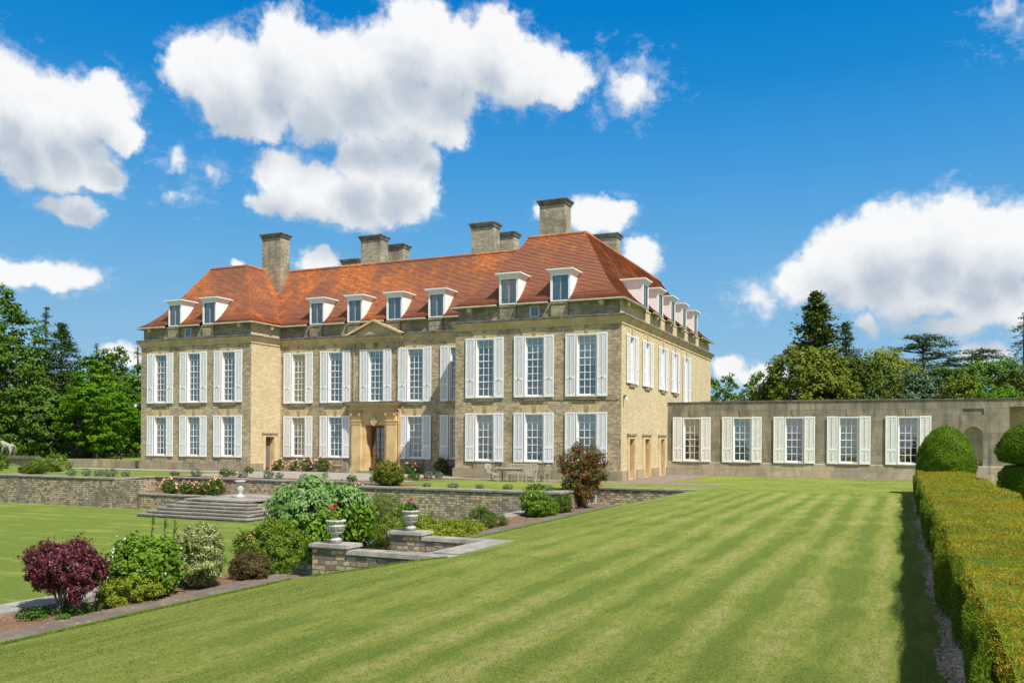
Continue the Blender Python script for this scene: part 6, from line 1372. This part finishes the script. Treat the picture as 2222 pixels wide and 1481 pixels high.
# behind the low wing
conifer('redwood_tree', 'tallest conifer, a dark olive redwood behind the low wing', (-9.6, 110.8, 0), 20.2, 5.2, 't_red', 230, .1, 40, .0, .50, 40, .08, .62, .4, irregular=.3, asp=.6, clump=.5, nbr=14)
conifer('blue_cedar', 'layered blue-green cedar just right of the redwood', (-6.6, 118.0, 0), 17.4, 4.6, 't_blue', 231, .1, 22, .22, .45, 46, .0, .75, .3, asp=.45, clump=.42, nbr=13)
mass('yew_tree', 'huge rounded olive yew in front of the redwood', (-9.4, 94.5, 0), [B(0,0,6,4.6,4.0,5.6), B(-2.2,0,4.8,3.4,3,4.2), B(2.0,0,6,3.4,3,5.2), B(-.5,-1,8.8,2.9,2.6,3.3), B(1.6,0,9.4,2.4,2.4,2.6), B(-3.4,0,3.5,2.6,2.6,3.6)], 't_yew', 232, 900, 34, .28, .55)
mass('yew_tree', 'darker yew right of the huge olive one', (-3.9, 99.2, 0), [B(0,0,5.5,3.7,3.4,5.4), B(-1.3,0,8.2,2.4,2.4,3.0), B(1.4,0,7.4,2.5,2.4,3.4), B(2.4,-.5,4,2.4,2.4,3.6)], 't_yew2', 233, 560, 32, .28, .55)
mass('yew_tree', 'small dark yew left of the huge olive one', (-14.3, 96.5, 0), [B(0,0,4,2.4,2.4,4.6), B(1.4,0,5,2,2,4), B(-1.6,0,3,1.8,1.8,3)], 't_yew', 240, 240, 28, .28, .55)
mass('lime_tree', 'pale yellow-green lime tree right of the yews', (-1.6, 109.0, 0), [B(0,0,7,3.5,3.3,5.6), B(-1.0,0,10.6,2.2,2.2,2.6), B(1.2,0,10,2.4,2.3,2.7), B(2.0,0,6.5,2.4,2.4,4.5), B(-2.0,0,7,2.2,2.2,4)], 't_lime', 234, 520, 30, .32, .6, .8)
cedar('lebanon_cedar', 'flat-topped cedar of Lebanon with spreading tiers', (2.6, 133, 0), 16.9, 4.2, 235, [(16.6, 2.6, .3, 0, 46), (15.6, 3.2, 1.6, 0, 40), (15.3, 2.6, -2.2, 0, 30), (14.3, 3.0, 3.0, 0, 36), (13.6, 3.4, -1.5, 0, 40), (12.6, 4.4, .8, 0, 60), (11.6, 4.6, 0, 0, 60)])
cedar('lebanon_cedar', 'lower flat cedar crown between the tiered cedar and the right edge', (8.4, 130, 0), 14.4, 3.4, 236, [(14.3, 1.4, 1.2, 0, 18), (13.6, 1.6, 2.2, 0, 18), (13.2, 2.6, -1, 0, 36), (12.3, 3.4, .5, 0, 40), (11.5, 4.0, 0, 0, 50)])
mass('ash_tree', 'green round tree behind the right part of the low wing', (9.2, 114, 0), [B(0,0,6,3.8,3.5,5.6), B(-1.5,0,9,2.2,2.2,2.6), B(1.4,0,9.6,2.3,2.3,2.4), B(2.6,0,6,2.4,2.4,4)], 't_green', 237, 480, 30, .32, .6, .7)
mass('ash_tree', 'small mid green tree below the tiered cedar', (4.7, 109.6, 0), [B(0,0,5.5,3.1,3,5), B(-.8,0,8.6,1.9,1.9,2.2), B(1.3,0,8,2,2,2.4)], 't_oak', 238, 360, 28, .32, .55, .7)
mass('birch_tree', 'bluish-green bushy tree right of the lime tree', (1.7, 106, 0), [B(0,0,5,2.8,2.8,5), B(.8,0,7.6,1.9,1.9,2.3)], 't_blue', 239, 300, 28, .30, .55, .8)
mass('holly_tree', 'olive bush crown just above the wing parapet near the middle', (5.4, 103, 0), [B(0,0,5,2.3,2.3,4.3), B(.5,0,7.2,1.5,1.5,2.2)], 't_yew', 241, 240, 28, .28, .5, .8)
mass('holly_tree', 'dark olive bush crown above the right end of the wing', (11.2, 102, 0), [B(0,0,5,2.9,2.7,4.9), B(-1,0,7,1.8,1.8,2.6), B(1.2,0,7,1.9,1.8,2.6)], 't_yew2', 242, 320, 28, .28, .5, .8)
mass('hazel_tree', 'bright green low crown above the parapet near the niche', (8.0, 98, 0), [B(0,0,4,2.6,2.4,3.8), B(1,0,5,2,2,2.6)], 't_maple', 244, 240, 28, .28, .5, .8)
conifer('larch_tree', 'tall open larch at the right edge of the view', (12.9, 116, 0), 17.4, 4.2, 't_red', 243, .2, 26, .2, .40, 20, .3, .8, .3, irregular=.45)
for i, (x, y, h, r) in enumerate([(-33.5, 152, 13.8, 3.0), (-29.5, 151, 13.0, 2.6), (-26.2, 147, 13.2, 2.8), (-23.0, 152, 13.9, 3.0), (-19.2, 144, 12.6, 2.8), (-38, 155, 13.8, 3.0)]):
    if i == 0: f0 = broad('woodland_tree', 'distant green wood tree touching the right corner of the house', (x, y, 0), h, r, 't_green', 250, .0, 7, 200, 26, .42, .7, group='distant wood right of the house')
    else: clone_into(f0, ['second distant tree from the house corner', 'third distant tree from the house corner', 'fourth distant tree from the house corner, in front of white cloud', 'distant tree nearest the small dark yew', 'distant tree hidden behind the house corner'][i-1], (x, y, 0), (r/3.0, h/13.8), i*1.7)
